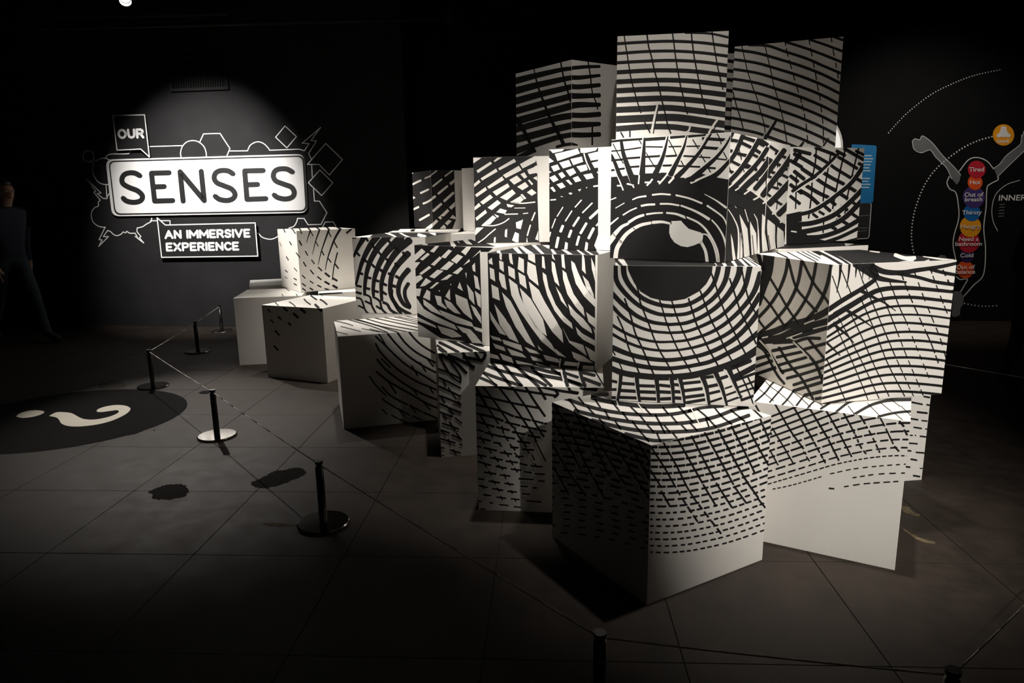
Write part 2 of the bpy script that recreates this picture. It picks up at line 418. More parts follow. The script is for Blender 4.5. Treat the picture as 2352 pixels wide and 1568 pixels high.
paint('T0.F', 'Z2', '''b80>48:110,454 360,388 675,315 810,298;b87>60:110,572 385,500 700,428 810,408;b85>65:110,696 420,610 730,535 810,516;b80>76:120,814 455,722 760,642 810,624
b88>84:140,932 500,830 810,745;b76:110,1040 380,960 650,890 810,866;b88>80:110,1157 300,1110 600,1030 810,982;b78>60:110,1298 350,1215 620,1130 810,1093
b14>46:345,295 375,430 405,540 445,650 487,760 530,870 580,970 640,1080 700,1200;b18>24:668,210 690,340 720,470 755,575 787,695;b56>30:150,920 185,980 235,1060 300,1190 366,1300;b30:120,860 150,950 170,1010
b34>40:620,1240 720,1215 810,1203;b60:120,1390 240,1330 345,1280''')
paint('T0.R', 'Z2', '''b48>36:795,295 960,280 1136,275;b58>36:795,408 900,408 1136,383;b64>48:795,517 900,520 1136,498;b72>52:795,628 900,630 1136,622;b80>50:795,747 900,735 1136,735
b64>60:795,860 950,862 1138,848;b88>50:795,977 930,975 1136,965;b64>56:795,1095 960,1098 1138,1090;b38>20:795,1204 868,1218
b15:993,205 1010,300 1025,400 1035,500 1052,610 1085,690 1112,790;b20:1047,1000 1045,1215''')
paint('M1.L', 'C8', '''B:120,180 500,150 540,1300 160,1300
w38:150,440 230,398 305,364;w30:382,325 500,276;w38:300,605 452,534;w38:348,805 430,772 515,718;W:150,660 205,692 155,725;w40:160,915 262,868;w40:280,1118 464,1014;W:385,1275 540,1160 540,1235 490,1280;W:120,205 192,200 140,242''')
paint('M1.F', 'C8', '''B:480,140 925,140 935,190 945,560 952,760 970,1100 905,1272 880,1300 500,1300
w24:480,276 606,180;w30:760,285 920,164;w34:530,478 700,342;W:838,412 942,335 947,395 872,458;w42:630,618 806,472;w46:480,735 574,666;w48:744,758 920,598;w46:535,945 690,808;W:835,875 946,768 950,852 880,917
W:665,1040 805,903 842,945 738,1047;W:628,1065 670,1040 702,1075 676,1108;W:850,1080 905,1018 967,1065 965,1102;W:758,1175 828,1108 886,1135 804,1217;W:500,1195 595,1103 632,1140 500,1270;W:660,1280 735,1203 777,1245 770,1280''')
paint('N1.T N1.F', 'C3', 'B:150,350 440,365 372,420 150,424;B:608,405 650,388 712,388 680,434 618,432;B:888,436 920,398 957,398 957,436')
paint('M7.T', 'C3', 'B:-40,430 1400,430 1400,480 900,560 -200,560;w44>30:130,452 250,500 330,540;w30>24:400,455 500,510 606,552;w46:980,445 1090,492;w60:760,498 900,536')
paint('M7.F', 'L1', '''b46>18:1246,165 1190,260 1146,350;b56>18:1362,162 1290,260 1230,380 1195,490 1168,600;b60>22:1460,160 1370,260 1300,380 1265,490 1248,600 1245,695
b66>24:1575,175 1450,300 1380,410 1335,540 1322,640 1325,700;b62>24:1650,200 1530,310 1440,450 1400,570 1395,660 1400,745;b52>28:1640,318 1540,430 1490,520 1475,640 1490,720 1545,805
b44>30:1642,465 1580,540 1550,620 1555,700 1600,780 1655,808;b30:1640,590 1608,650 1612,720 1652,800
b18:1255,180 1275,210;b18:1175,315 1200,342;b18:1310,230 1335,280;b18:1370,305 1392,335;b20:1460,205 1485,240;b22:1515,270 1550,292;b20:1440,370 1465,395;b22:1590,310 1612,345;b22:1520,410 1548,438
b20:1235,370 1265,398;b20:1310,420 1335,445;b22:1385,465 1412,490;b22:1460,500 1487,515;b24:1525,525 1562,547;b20:1195,495 1228,508;b20:1265,535 1302,545;b22:1335,560 1372,572;b22:1408,590 1442,608;b24:1480,605 1522,620
b18:1170,610 1215,620;b20:1248,630 1290,642;b20:1325,655 1368,668;b20:1405,665 1440,690;b18:1170,670 1215,682;b14:1165,718 1215,735 1250,830 1282,862;b14:1190,790 1240,815;b16:1250,690 1295,715 1310,790 1352,868
b16:1250,750 1300,775;b18:1320,710 1380,750 1400,820 1447,868;b16:1350,795 1390,820;b22:1410,760 1450,780 1480,830 1542,868;b24:1490,650 1490,710 1530,800 1575,865;b26:1540,800 1600,840 1657,868;b20:1140,178 1165,176''')
paint('M8.L', 'C4', '''b14:862,180 892,238;b7:800,400 830,470;b14:965,390 996,446;b14:1000,180 1062,258;b14:910,635 946,692;b14:1072,570 1130,650;b11:1040,820 1085,875;b13:890,855 930,890;b8:885,962 930,992;b15:1035,990 1080,1018;b15:1035,1075 1080,1105''')
paint('M8.F', 'C4', '''b20:1120,375 1160,450;b14:1072,570 1130,650;b16:1220,545 1260,615;b18:1190,725 1232,797;b15:1322,688 1370,752;b18:1303,855 1357,922;b20:1433,808 1491,868;b16:1170,940 1221,991;b20:1420,963 1481,1012
b30:1545,905 1615,962;b16:1297,1033 1352,1072;b30:1540,1045 1612,1087;b18:1170,1075 1226,1116;b20:1420,1102 1480,1134;b18:1173,1154 1225,1192;b20:1297,1150 1347,1182;b34:1672,1108 1740,1147;b20:1540,1158 1602,1176;b30:1668,988 1740,1030
b6>22:1240,410 1265,320 1306,200;b6>24:1335,605 1385,400 1456,190;b8>28:1430,770 1480,560 1540,380 1606,195;b10>36:1548,855 1590,650 1690,370 1795,180;b14>20:1662,1015 1690,800 1746,570
b14:1310,225 1347,298;b14:1395,395 1432,466;b18:1490,545 1527,612;b16:1603,232 1640,312;b18:1588,655 1640,728;b18:1688,385 1743,490;b22:1705,755 1762,828;b16:1142,222 1162,258;b28:1895,250 1950,205 1990,165;b12:1790,160 1850,185''')
paint('M8.T', 'C4', 'b16:850,170 885,205;b16:985,160 1050,230;b18:1110,160 1168,235;b20:1255,155 1316,222;b22:1395,150 1475,215;b24:1560,145 1630,212;b28:1730,140 1810,195')
paint('A.T', 'C4', 'b10:835,1250 862,1290;b10:890,1148 958,1198;b12:1072,1250 1112,1315')
paint('B.T', 'C4', 'b14:728,1385 780,1440;b16:958,1378 1010,1410 1058,1452;b18:1200,1328 1240,1375 1307,1422;b22:1308,1273 1360,1310 1407,1342;b22:1463,1338 1520,1370 1577,1422;b34:1380,1420 1440,1475;b10:1460,1235 1500,1285')
paint('B.F', 'L1', 'b10:373,822 396,849;b15:514,811 549,837;b20:668,818 710,854;b18:604,860 646,899;b13:464,889 493,913;b10:399,917 426,943;b14:557,944 581,967;b12:439,1014 476,1056;b14:429,1154 466,1191;b26:795,780 862,836')
paint('D.F', 'C4', 'b30>14:1455,1247 1640,1235 1825,1226')
paint('C.T', 'L2', '''b7:105,152 230,180 300,203;b6:180,210 280,235 375,260;b6:130,258 245,288;b8:205,130 350,170 500,215 640,270;b9:255,128 480,185 740,268;b8:295,128 560,205 840,266;b8:385,122 640,195 940,252
b8:475,120 700,170 940,222;b7:570,116 760,155 940,190;b6:655,108 800,140 940,175;b6:695,106 940,155;b6:755,98 940,138;b5:385,230 560,265;b6:460,235 620,272''')
paint('C.F', 'L2', '''b17:835,250 900,330 980,400 1120,485;b17:725,258 800,360 900,450 1010,515 1120,570;b17:625,265 720,380 830,490 960,580 1125,668;b16:520,305 620,400 720,500 840,600 990,690 1125,775
b15:520,375 560,450 660,560 780,660 930,750 1030,790 1125,832;b16:535,530 620,630 760,740 870,810 1010,880 1130,926;b16:525,648 640,740 760,810 900,890 1020,960 1140,1010;b14:580,795 650,870 740,925 830,970
b14:850,975 970,1040;b14:985,1045 1140,1115;b13:460,695 530,790 620,880;b12:580,910 640,955 715,1000;b12:725,1003 850,1070;b12:875,1080 970,1120;b10:985,1130 1010,1138;b10:585,1015 630,1062;b10:675,1072 740,1105;b10:750,1110 840,1152
b12:550,280 600,360 625,405;b11:575,520 665,608;b13:870,590 930,690;b13:950,560 1010,650;b13:1010,510 1080,598;b12:640,740 720,860;b12:880,815 925,875;b12:1040,790 1080,860;b12:970,930 1055,1022;b12:850,975 915,1050;b11:745,1015 800,1080''')
paint('P.T', 'L2', 'b24:1140,365 1250,420 1330,465;b24:1225,340 1330,390 1460,450;b20:1120,395 1210,465;b26:1330,345 1440,400 1580,460;b24:1415,345 1500,385 1570,396;b14:1130,430 1180,465')
paint('P.F', 'L4', '''b24:20,105 90,150 180,200 265,285;b26:110,135 200,170 330,235;b22:230,98 290,205 325,235;b26:240,150 330,165 400,180;b20:335,98 385,180;b24:380,100 425,112 420,150 390,185
b15:20,248 120,285 215,335;b15:25,322 120,365 215,415;b15:30,398 130,445 215,485;b15:30,478 130,515 215,555;b15:30,543 130,590 220,625;b14:36,618 140,660;b13:60,715 200,765;b12:50,773 120,800;b13:140,815 220,850;b13:50,848 170,885;b11:205,895 230,900;b11:50,925 75,928;b12:125,945 215,970;b9:58,990 72,993
b13:30,125 130,300 215,370;b11:60,330 90,395;b11:110,410 180,510;b11:50,490 80,540;b11:195,525 220,560;b11:95,565 155,640;b11:60,630 95,680;b11:170,670 225,715;b11:120,700 170,775;b10:50,780 90,815;b11:180,800 225,860;b10:110,850 130,900;b10:155,940 180,985;b14:130,190 210,300 215,360''')
paint('Q.T', 'L3', '''b26:770,1316 900,1365 1050,1400 1200,1440 1340,1510;b26:730,1380 860,1430 980,1470 1100,1510;b24:690,1425 800,1470 870,1510;b30:820,1270 1000,1310 1160,1360 1300,1410 1500,1450 1680,1510;b28:950,1285 1180,1330 1380,1380 1500,1400
b26:820,1290 930,1420 1000,1510;b26:915,1285 1000,1390 1110,1515;b26:1030,1300 1150,1410 1270,1520;b26:1200,1340 1310,1440 1390,1515;b22:1390,1350 1500,1430 1540,1515;b10:740,1390 810,1450 870,1510
w16:1470,1325 1485,1390 1505,1465;k24:1500,1345 1520,1420 1545,1515;w16:1635,1340 1650,1400 1672,1480;k28:1655,1350 1675,1430 1708,1515;b26:1660,1380 1800,1412;b30:1690,1440 1850,1500;b12:1795,1360 1895,1525;b24:1520,1390 1640,1430;b24:1530,1450 1660,1495''')
paint('Q.F', 'L4', '''b18:430,388 700,430 1045,482;b16:330,466 500,505 700,550 890,585;b20:880,398 1030,430 1220,460;b16:330,548 560,610 670,655;b16:685,658 815,690;b15:830,690 925,715;b14:935,718 955,718;b17:330,626 480,660 580,695;b15:600,705 725,735;b16:740,740 865,765;b15:875,768 950,785
b15:340,696 505,745;b15:525,748 635,775;b15:660,790 770,810;b15:795,820 895,838;b14:345,769 410,785;b15:425,795 570,830;b14:580,830 680,848;b15:705,870 815,885;b15:352,838 470,865;b13:500,880 560,888;b14:645,920 710,925;b14:745,938 845,945;b13:352,912 390,920;b14:415,925 525,950;b13:555,965 655,980;b13:690,1000 755,1000
b13:365,985 435,1000;b13:470,1010 575,1030;b13:605,1040 705,1052;b13:368,1045 475,1075;b13:520,1085 610,1100;b13:650,1108 735,1118;b13:420,1135 520,1150;b12:555,1158 640,1168;b12:368,1190 420,1198;b13:460,1210 550,1225;b12:595,1230 670,1240;b12:375,1250 445,1265;b12:490,1275 580,1290;b12:620,1298 695,1305
b11:410,1328 475,1335;b11:525,1348 605,1358;b11:650,1362 720,1370;b11:370,1382 395,1385;b11:465,1395 495,1398;b10:550,1412 625,1420;b10:675,1430 730,1435;b10:390,1450 425,1448;b13:725,1060 785,1075;b13:820,1080 915,1088;b12:760,1130 825,1140;b12:855,1148 935,1152;b12:715,1190 840,1198;b12:885,1208 935,1212;b11:735,1255 790,1258;b11:835,1268 870,1270;b11:745,1318 810,1325;b11:785,1380 910,1390
b20:340,395 430,550;b13:380,370 500,520 640,720 690,760;b15:540,400 640,530 750,680 850,840 865,880;b15:650,395 780,580 860,720 930,830;b17:770,400 860,540 940,655;b20:880,398 945,510;b12:430,550 540,720;b12:380,640 455,760;b12:570,740 585,800;b12:460,780 490,835;b12:590,820 625,865;b12:680,770 735,860;b12:385,830 420,885
b12:735,850 780,920;b11:535,880 570,915;b12:640,895 685,945;b11:770,930 805,970;b11:450,925 480,970;b11:590,950 630,1000;b11:680,970 720,1015;b11:370,980 400,1018;b11:505,1000 540,1045;b11:640,1030 665,1070;b11:410,1050 440,1090;b11:540,1075 580,1110;b11:680,1100 705,1135;b10:870,890 945,1040;b11:460,1125 480,1160;b10:590,1150 605,1190;b10:490,1200 515,1235;b10:620,1220 640,1250;b10:830,990 850,1030;b10:850,1060 875,1095
b10:530,1270 550,1300;b10:645,1290 660,1318;b10:560,1340 575,1372;b10:680,1360 690,1385;b10:430,1320 440,1340;b10:400,1245 415,1275;b24:1030,430 1050,465 1020,490;b20:1140,400 1160,440 1225,455;b40:1250,405 1380,420''')
paint('R.T', 'L5', '''b21:130,98 240,140 400,185 560,210 720,220 880,215 1030,188;b22:210,190 400,235 560,262 720,278 880,280 1010,270 1180,235 1330,180 1450,163;b22:330,255 500,300 640,325 780,338 950,335 1080,325 1200,300 1300,266 1420,222;b20:560,350 700,385 780,398 940,394
b26:330,100 460,130 560,145 700,160 850,160 970,152;b18:1000,192 1100,170 1240,158;b18:1340,172 1450,160;b24:330,85 440,75
b10:225,80 275,145;b10:165,105 240,200;b10:350,110 390,170;b10:300,165 345,215;b10:470,130 520,190;b10:420,190 450,245;b10:380,245 420,290;b10:540,200 580,255;b10:490,260 530,320;b10:600,165 650,215;b10:690,165 740,220;b10:660,220 700,270;b10:610,265 660,330;b11:770,220 800,275 835,345;b10:710,285 760,340
b10:820,165 860,215;b10:880,225 920,275;b10:830,290 870,340;b10:665,335 725,405;b10:780,345 805,405;b11:930,160 980,215 1030,270;b10:950,290 990,330;b10:890,345 935,400;b10:1060,180 1120,230 1190,305;b10:1010,275 1060,330;b10:1180,170 1230,230 1300,285;b10:1290,185 1390,265;b10:1120,245 1140,300;b10:1430,165 1510,240
w7:500,120 520,180;w7:640,130 690,200;w7:1010,160 1075,285''')
def rdash(k): return (78, 14) if k < 6 else ((48, 22) if k < 10 else (26, 24))
paint('R.F', 'L5', rows('735,440 850,440 980,428 1100,405 1250,368 1400,318 1590,246', range(-3, 17), 45.5, 46.5, lambda k: max(9, 16 - .4 * max(k, 0)), rdash) + '''
b10:730,590 810,720;b10:735,435 830,580 910,720;b10:820,400 920,580 990,720 1060,830;b11:920,380 1010,540 1095,690;b11:1015,355 1110,540 1180,670;b11:1105,330 1200,500 1310,700;b12:1195,300 1290,480 1390,660 1480,790;b11:1285,275 1380,460 1455,615;b11:1385,255 1470,420 1560,580;b11:1485,225 1560,400
b11/40,28:810,745 870,850;b11/40,28:920,740 990,850 1060,955;b12/42,26:1070,840 1170,970 1240,1060;b11/40,26:1100,700 1190,850;b11/40,26:1190,690 1300,860;b11/34,30:1320,720 1400,830;b11/30,26:1480,800 1530,860''')
paint('R.L', 'L5', rows('40,150 240,185 480,250 760,350', range(-1, 19), 49, 45, lambda k: max(9, 17 - .45 * max(k, 0)), lambda k: (95, 20) if k < 6 else ((70, 45) if k < 11 else (42, 70))) + '''
b10:55,125 180,330 290,560 330,640;b10:55,255 170,440 250,590;b10:210,200 330,400 450,640;b10:280,240 470,560 560,700;b10:400,285 600,600 745,820;b10:540,345 745,680;b10:640,390 745,575;b10:55,415 160,600 290,780;b9/40,40:60,570 170,770;b9/40,50:340,650 420,800''')
paint('S.T', 'C5', '''b26:640,320 760,190 860,70;b26:680,470 860,310 960,180 1030,110;b24:940,470 1060,330 1130,250 1200,170;b26:1150,515 1240,420 1345,275;b26:1390,525 1510,370;b24:1580,570 1640,500 1730,420;b32:1800,580 1960,478
b36:2060,635 2200,520 2300,460 2400,425;b9:660,165 850,320 1010,450;b9:830,70 950,200 1100,310 1240,430 1345,530;b9:1320,280 1470,400 1630,555;b9:1720,430 1840,540;b26:760,120 700,180''')
paint('S.T', 'L6', 'b18>24:1005,255 1120,190 1200,160 1300,140 1500,132;b17:1200,275 1300,250 1400,235 1500,229;b5:955,185 1000,245;b4:1115,165 1215,268;b4:1215,155 1310,232;b4:1295,125 1380,190;b4:1385,185 1480,275;b4:1335,245 1400,300')
def sdash(k): return None if k < -2 else ((92, 20) if k < 2 else ((62, 30) if k < 4 else (30, 22)))
paint('S.F', 'L6', rows('300,612 500,545 690,480 850,425 1000,385 1150,352 1330,328 1490,323', range(-6, 4), 55, 68, lambda k: 14 - .9 * max(0, k), sdash) +
 ';' + rows('300,612 500,545 690,480 850,425 1000,385 1150,352 1330,328 1490,323', range(4, 5), 53, 68, 9, (26, 18)) + ''';b8/22,16:340,865 440,845 560,815 740,762;b8/34,30:810,740 1000,700 1220,675 1430,660;b9/40,40:995,772 1200,742 1420,733;b9/44,34:925,845 1100,820 1390,800;b11:800,858 840,862
b11:200,180 330,420;b12:355,165 480,380 590,535;b13:505,185 650,430;b12/34,12:655,440 720,560 775,660;b13:635,195 790,450;b12/40,12:795,460 880,630;b12:765,205 880,400;b11/36,14:885,410 985,600;b12:910,225 1010,410;b11/30,18:1015,420 1060,520 1110,585
b13:1045,250 1095,330;b11/34,20:1105,350 1150,430 1215,565;b10:1215,275 1255,350;b10/34,26:1265,370 1325,495;b14:1375,310 1412,352;b10:335,365 440,540 510,660;b10:320,555 382,668;b13:1415,380 1440,422;b12:1335,515 1372,555;b10:590,560 612,580;b10:615,600 640,635''')
paint('Y.F', 'L6', 'b12:1470,153 1562,172;b12:1598,174 1622,179;b14:1520,234 1602,244;b12:1470,289 1526,298;b10:1558,304 1602,309;b11:1493,359 1556,369;b9:1462,424 1482,426;b9:1503,424 1508,428;b11:1543,432 1596,438;b11:1455,489 1522,494;b11:1510,564 1576,569;b12:1468,620 1517,629;b12:1425,681 1461,686;b12:1488,754 1541,763;b8:1543,694 1562,697;b12:1575,107 1622,116;b11:1440,550 1470,553;b9:1588,372 1602,376')
paint('V.F', 'Z7', '''b70>14:1040,170 1150,250 1230,300 1330,325 1495,344;b46>24:1180,200 1300,250 1450,258 1600,235 1800,205 1970,168;b24>28:1420,268 1600,300 1750,340 1940,368;b26:1710,228 1830,258 1960,282;b80>40:1150,150 1230,290
b40>34:780,600 900,520 1000,460 1100,400 1215,322;b50>24:700,735 850,640 1000,550 1150,460 1250,415 1400,395 1600,400 1940,433;b30>24:760,775 900,690 1050,600 1200,520 1350,485 1550,480 1750,500 1940,524;b18:770,845 950,730 1100,640 1250,585 1400,560 1600,560 1930,604
b15:770,890 1000,760 1150,690 1300,645 1500,635 1700,645 1920,674;b18:770,982 950,870 1100,790 1250,735 1400,710 1600,715 1910,751
''' + between('740,1055 900,970 1050,900 1200,840 1350,800 1550,790 1750,805 1910,832', '700,1452 900,1408 1050,1372 1200,1340 1350,1326 1550,1330 1750,1348 1900,1366', 8, 19) + '''
b8:780,1040 860,1210 950,1415;b7:840,700 930,890 1030,1110 1150,1400;b7:870,640 960,800 1090,1050 1250,1390;b8:1000,640 1100,850 1200,1080 1340,1370;b8:1080,480 1160,660 1230,830 1330,1080 1480,1370;b8:1100,330 1190,530 1280,740 1390,1000
b7/60,20:1390,1000 1500,1240 1560,1370;b8:1220,330 1320,560 1420,810;b7/60,26:1420,810 1510,1040 1650,1370;b8:1345,340 1430,560 1490,690;b7/56,30:1490,690 1620,1010 1710,1230;b9/90,24:1450,270 1540,500 1630,700 1720,900 1790,1090
b8/60,40:1570,255 1640,450 1720,650 1800,850 1850,1020;b8/60,30:1715,235 1790,440 1870,640;b12/60,40:1825,235 1880,350 1915,430
k30>4:1080,415 1200,480 1300,530 1398,600;k26>4:940,585 1080,670 1190,748;k24>4:840,720 950,810 1024,890;k30>6:640,780 780,890 898,1002
b24>4:905,170 895,300 868,440;b20>4:985,170 975,280 958,395;b22>4:1048,180 1038,300;b26>18:825,170 800,290;b7:828,285 870,400 905,490;b12>4:1110,215 1100,310;b10>3:1165,270 1160,320;b7:910,230 1000,450;b6:1060,210 1100,330;w18:920,555 1000,500 1085,462;w12:960,610 900,650 850,680;w12:740,665 830,620;w14:810,705 860,680''')
paint('V.L', 'Z7', '''b92>70:262,70 245,250 200,380 150,540;b26:432,110 410,260 345,430 260,560 150,680;b26:562,120 520,350 440,530 330,670 180,800;b24:690,140 650,350 590,500 500,640 390,755;b28:830,150 780,380 700,560 590,690;b30:160,70 190,180 220,240
b18:265,300 350,440 430,580 520,710;b20:430,130 500,380 590,500 690,610;b20:560,150 660,350 760,480 830,580;b18:190,450 280,560 400,740;b18:150,665 230,770
b52:140,835 300,790 450,730 600,690 720,640 830,575;b62:160,870 350,850 500,780 650,740 830,690;b42:480,835 650,790 830,735;B:270,880 420,840 490,870 480,895 300,905;w13:200,845 250,835;w10:420,850 560,800;w13:580,720 670,685;w12:660,765 790,730
b26:490,885 600,850 720,850;b26:580,948 700,915 830,880;b26:140,1037 265,1000;b26:140,1104 295,1050;b26:140,1172 325,1110;b26:290,962 520,915;b24:330,1020 560,970;b24:350,1090 600,1020;b24:370,1150 650,1080 830,1012;b24:420,1210 600,1160 830,1085;b24:480,1270 650,1215 830,1165
b26:480,1322 620,1280 830,1215;b28:580,1362 700,1335 830,1300;b24:680,1395 830,1370;b22:180,870 260,970 340,1100 390,1165;b24:480,880 570,960 680,1080 750,1250;b20:350,930 450,1090 560,1220 660,1400;b20:230,980 330,1170 400,1260;b22:620,860 700,960 800,1080;b40:150,900 210,940 240,975
w13:178,868 260,960 300,1040 350,1140;w13:480,880 560,960 620,1025''')
paint('V.T', 'C2', 'b22:1360,560 1660,705;b14:1620,560 1990,760;b14:1830,550 2300,800;b13:1940,545 2352,765;b12:2050,540 2400,720;b34:2190,540 2400,640')
paint('V.T', 'Z7', 'b18:660,55 780,110 920,190;b16:760,60 900,130 990,190;B:730,40 1040,40 1300,40 2000,120 2000,190 1280,190 1030,190 900,115;w34:1392,100 1480,130 1575,128;w16:1650,112 1780,135 1925,150;w20:1170,62 1252,74;w16:1280,178 1420,172 1560,150;w14:1560,185 1650,165 1700,150')
paint('EL.F', 'Z6', '''B:236,170 248,240 300,350 360,430 450,485 560,510 640,515 760,495 880,430 950,360 1000,270 1010,170
b44>30:203,170 215,290 280,400 380,490 520,545 640,563;b30>40:640,563 780,545 920,470 1010,370 1050,260 1066,170;b40>28:128,170 140,320 200,420 300,520 400,585 520,630 640,640;b26>44:640,640 780,625 920,560 1040,460 1120,330 1154,170;b38>26:90,432 200,545 330,650 470,705 620,725;b24>50:620,725 770,710 920,650 1060,550 1170,420 1240,280 1256,170
b30>20:90,545 200,660 330,740 470,785 620,800;b20>44:620,800 780,785 950,720 1090,640 1220,510 1300,380 1350,170;b24>18:90,722 220,800 350,850 500,880 650,880;b18>46:650,880 800,860 980,800 1130,710 1280,570 1380,430 1440,260;b24>18:90,804 250,890 400,940 560,960 700,955;b18>44:700,955 860,925 1020,870 1180,780 1310,650 1440,450
b40>30:90,925 250,990 420,1030 600,1045 760,1030;b30>44:760,1030 920,995 1080,930 1220,840 1330,730 1440,590;b40>30:90,1027 250,1075 430,1110 620,1120 800,1100;b30>44:800,1100 980,1060 1150,980 1290,900 1440,780;b44>60:90,1118 200,1160 350,1185 560,1200 800,1185 1000,1140 1180,1080 1320,1010 1440,930
b12:318,350 340,430 355,520 400,640 440,740 480,850 530,960 590,1060 650,1170;b11:530,505 560,600 590,700 640,830 700,960 770,1080 810,1150;b11:640,515 680,640 720,740 780,870 840,980 900,1090;b13:790,490 830,620 870,740 930,860 990,980 1060,1100;b12:895,420 950,570 1000,700 1060,810 1110,920 1180,1050
b12:995,260 1040,390 1070,490 1120,620 1170,730 1240,870 1310,1000;b13:1160,310 1200,430 1260,610 1330,750 1400,900;b12:1268,220 1300,380 1340,520 1410,650;b13:215,490 270,650 310,800 370,930 430,1070 480,1180;b12:150,650 210,790 250,930 300,1050 350,1170;b9:155,1040 200,1150;b10:100,950 130,1000
b22:90,1230 165,1247;b24:180,1253 310,1262;b24:345,1275 490,1280;b24:530,1270 625,1280;b24:660,1265 715,1270;b24:745,1255 895,1240;b24:920,1205 1025,1190;b26:180,1318 320,1326;b26:350,1330 500,1335;b26:530,1330 640,1336;b26:670,1328 735,1332;b26:755,1320 910,1302;b26:960,1285 1060,1265;b26:1080,1210 1140,1190
b24:170,1380 330,1386;b26:360,1390 510,1396;b26:540,1395 650,1390;b26:670,1385 745,1390;b26:760,1380 930,1358;b22:980,1345 1095,1318;b22:90,1310 150,1310;b24:90,1380 140,1385;b24:760,1430 950,1398;b18:990,1420 1110,1380;b14:1120,1300 1180,1280;b16:1130,1360 1240,1320;b16:1130,1420 1270,1370
k30>22:182,1180 170,1300 150,1420;k34>20:322,1185 335,1310 352,1430;k36>22:500,1200 515,1330 522,1440;k34>20:636,1200 650,1320 657,1440;k34>18:712,1200 737,1310 757,1445;k40>20:908,1180 950,1290 978,1450;k40>18:1030,1150 1090,1290 1135,1450;k40>14:1150,1115 1210,1260 1265,1390
w13:160,1190 150,1300 141,1412;w13:304,1200 319,1310 333,1415;w13:486,1215 502,1330 508,1432;w12:620,1205 637,1320 640,1430;w13:694,1212 720,1310 738,1432;w13:888,1198 927,1290 953,1435;w13:1012,1168 1067,1280 1112,1435;w13:1110,1130 1188,1240 1243,1375
b44:1190,1205 1300,1150 1440,1075;b30:1150,1130 1240,1095 1350,1050;b22:1200,1232 1440,1145;b16:1230,1292 1440,1215;b16:1250,1335 1440,1275;b22:1265,1405 1440,1345;b11:1215,1095 1300,1260 1375,1440;b12:1320,1190 1390,1330''')
paint('EL.T', 'Z6', 'B:195,120 985,120 1042,200 248,200;B:112,140 150,140 205,200 175,200;B:1003,120 1052,120 1108,200 1050,200;B:1092,120 1140,120 1205,200 1138,200;B:1180,120 1215,120 1300,200 1232,200;B:1250,120 1265,120 1360,200 1330,200;b5:1290,120 1410,200;b5:1310,120 1440,195;B:60,140 90,140 140,200 105,200')
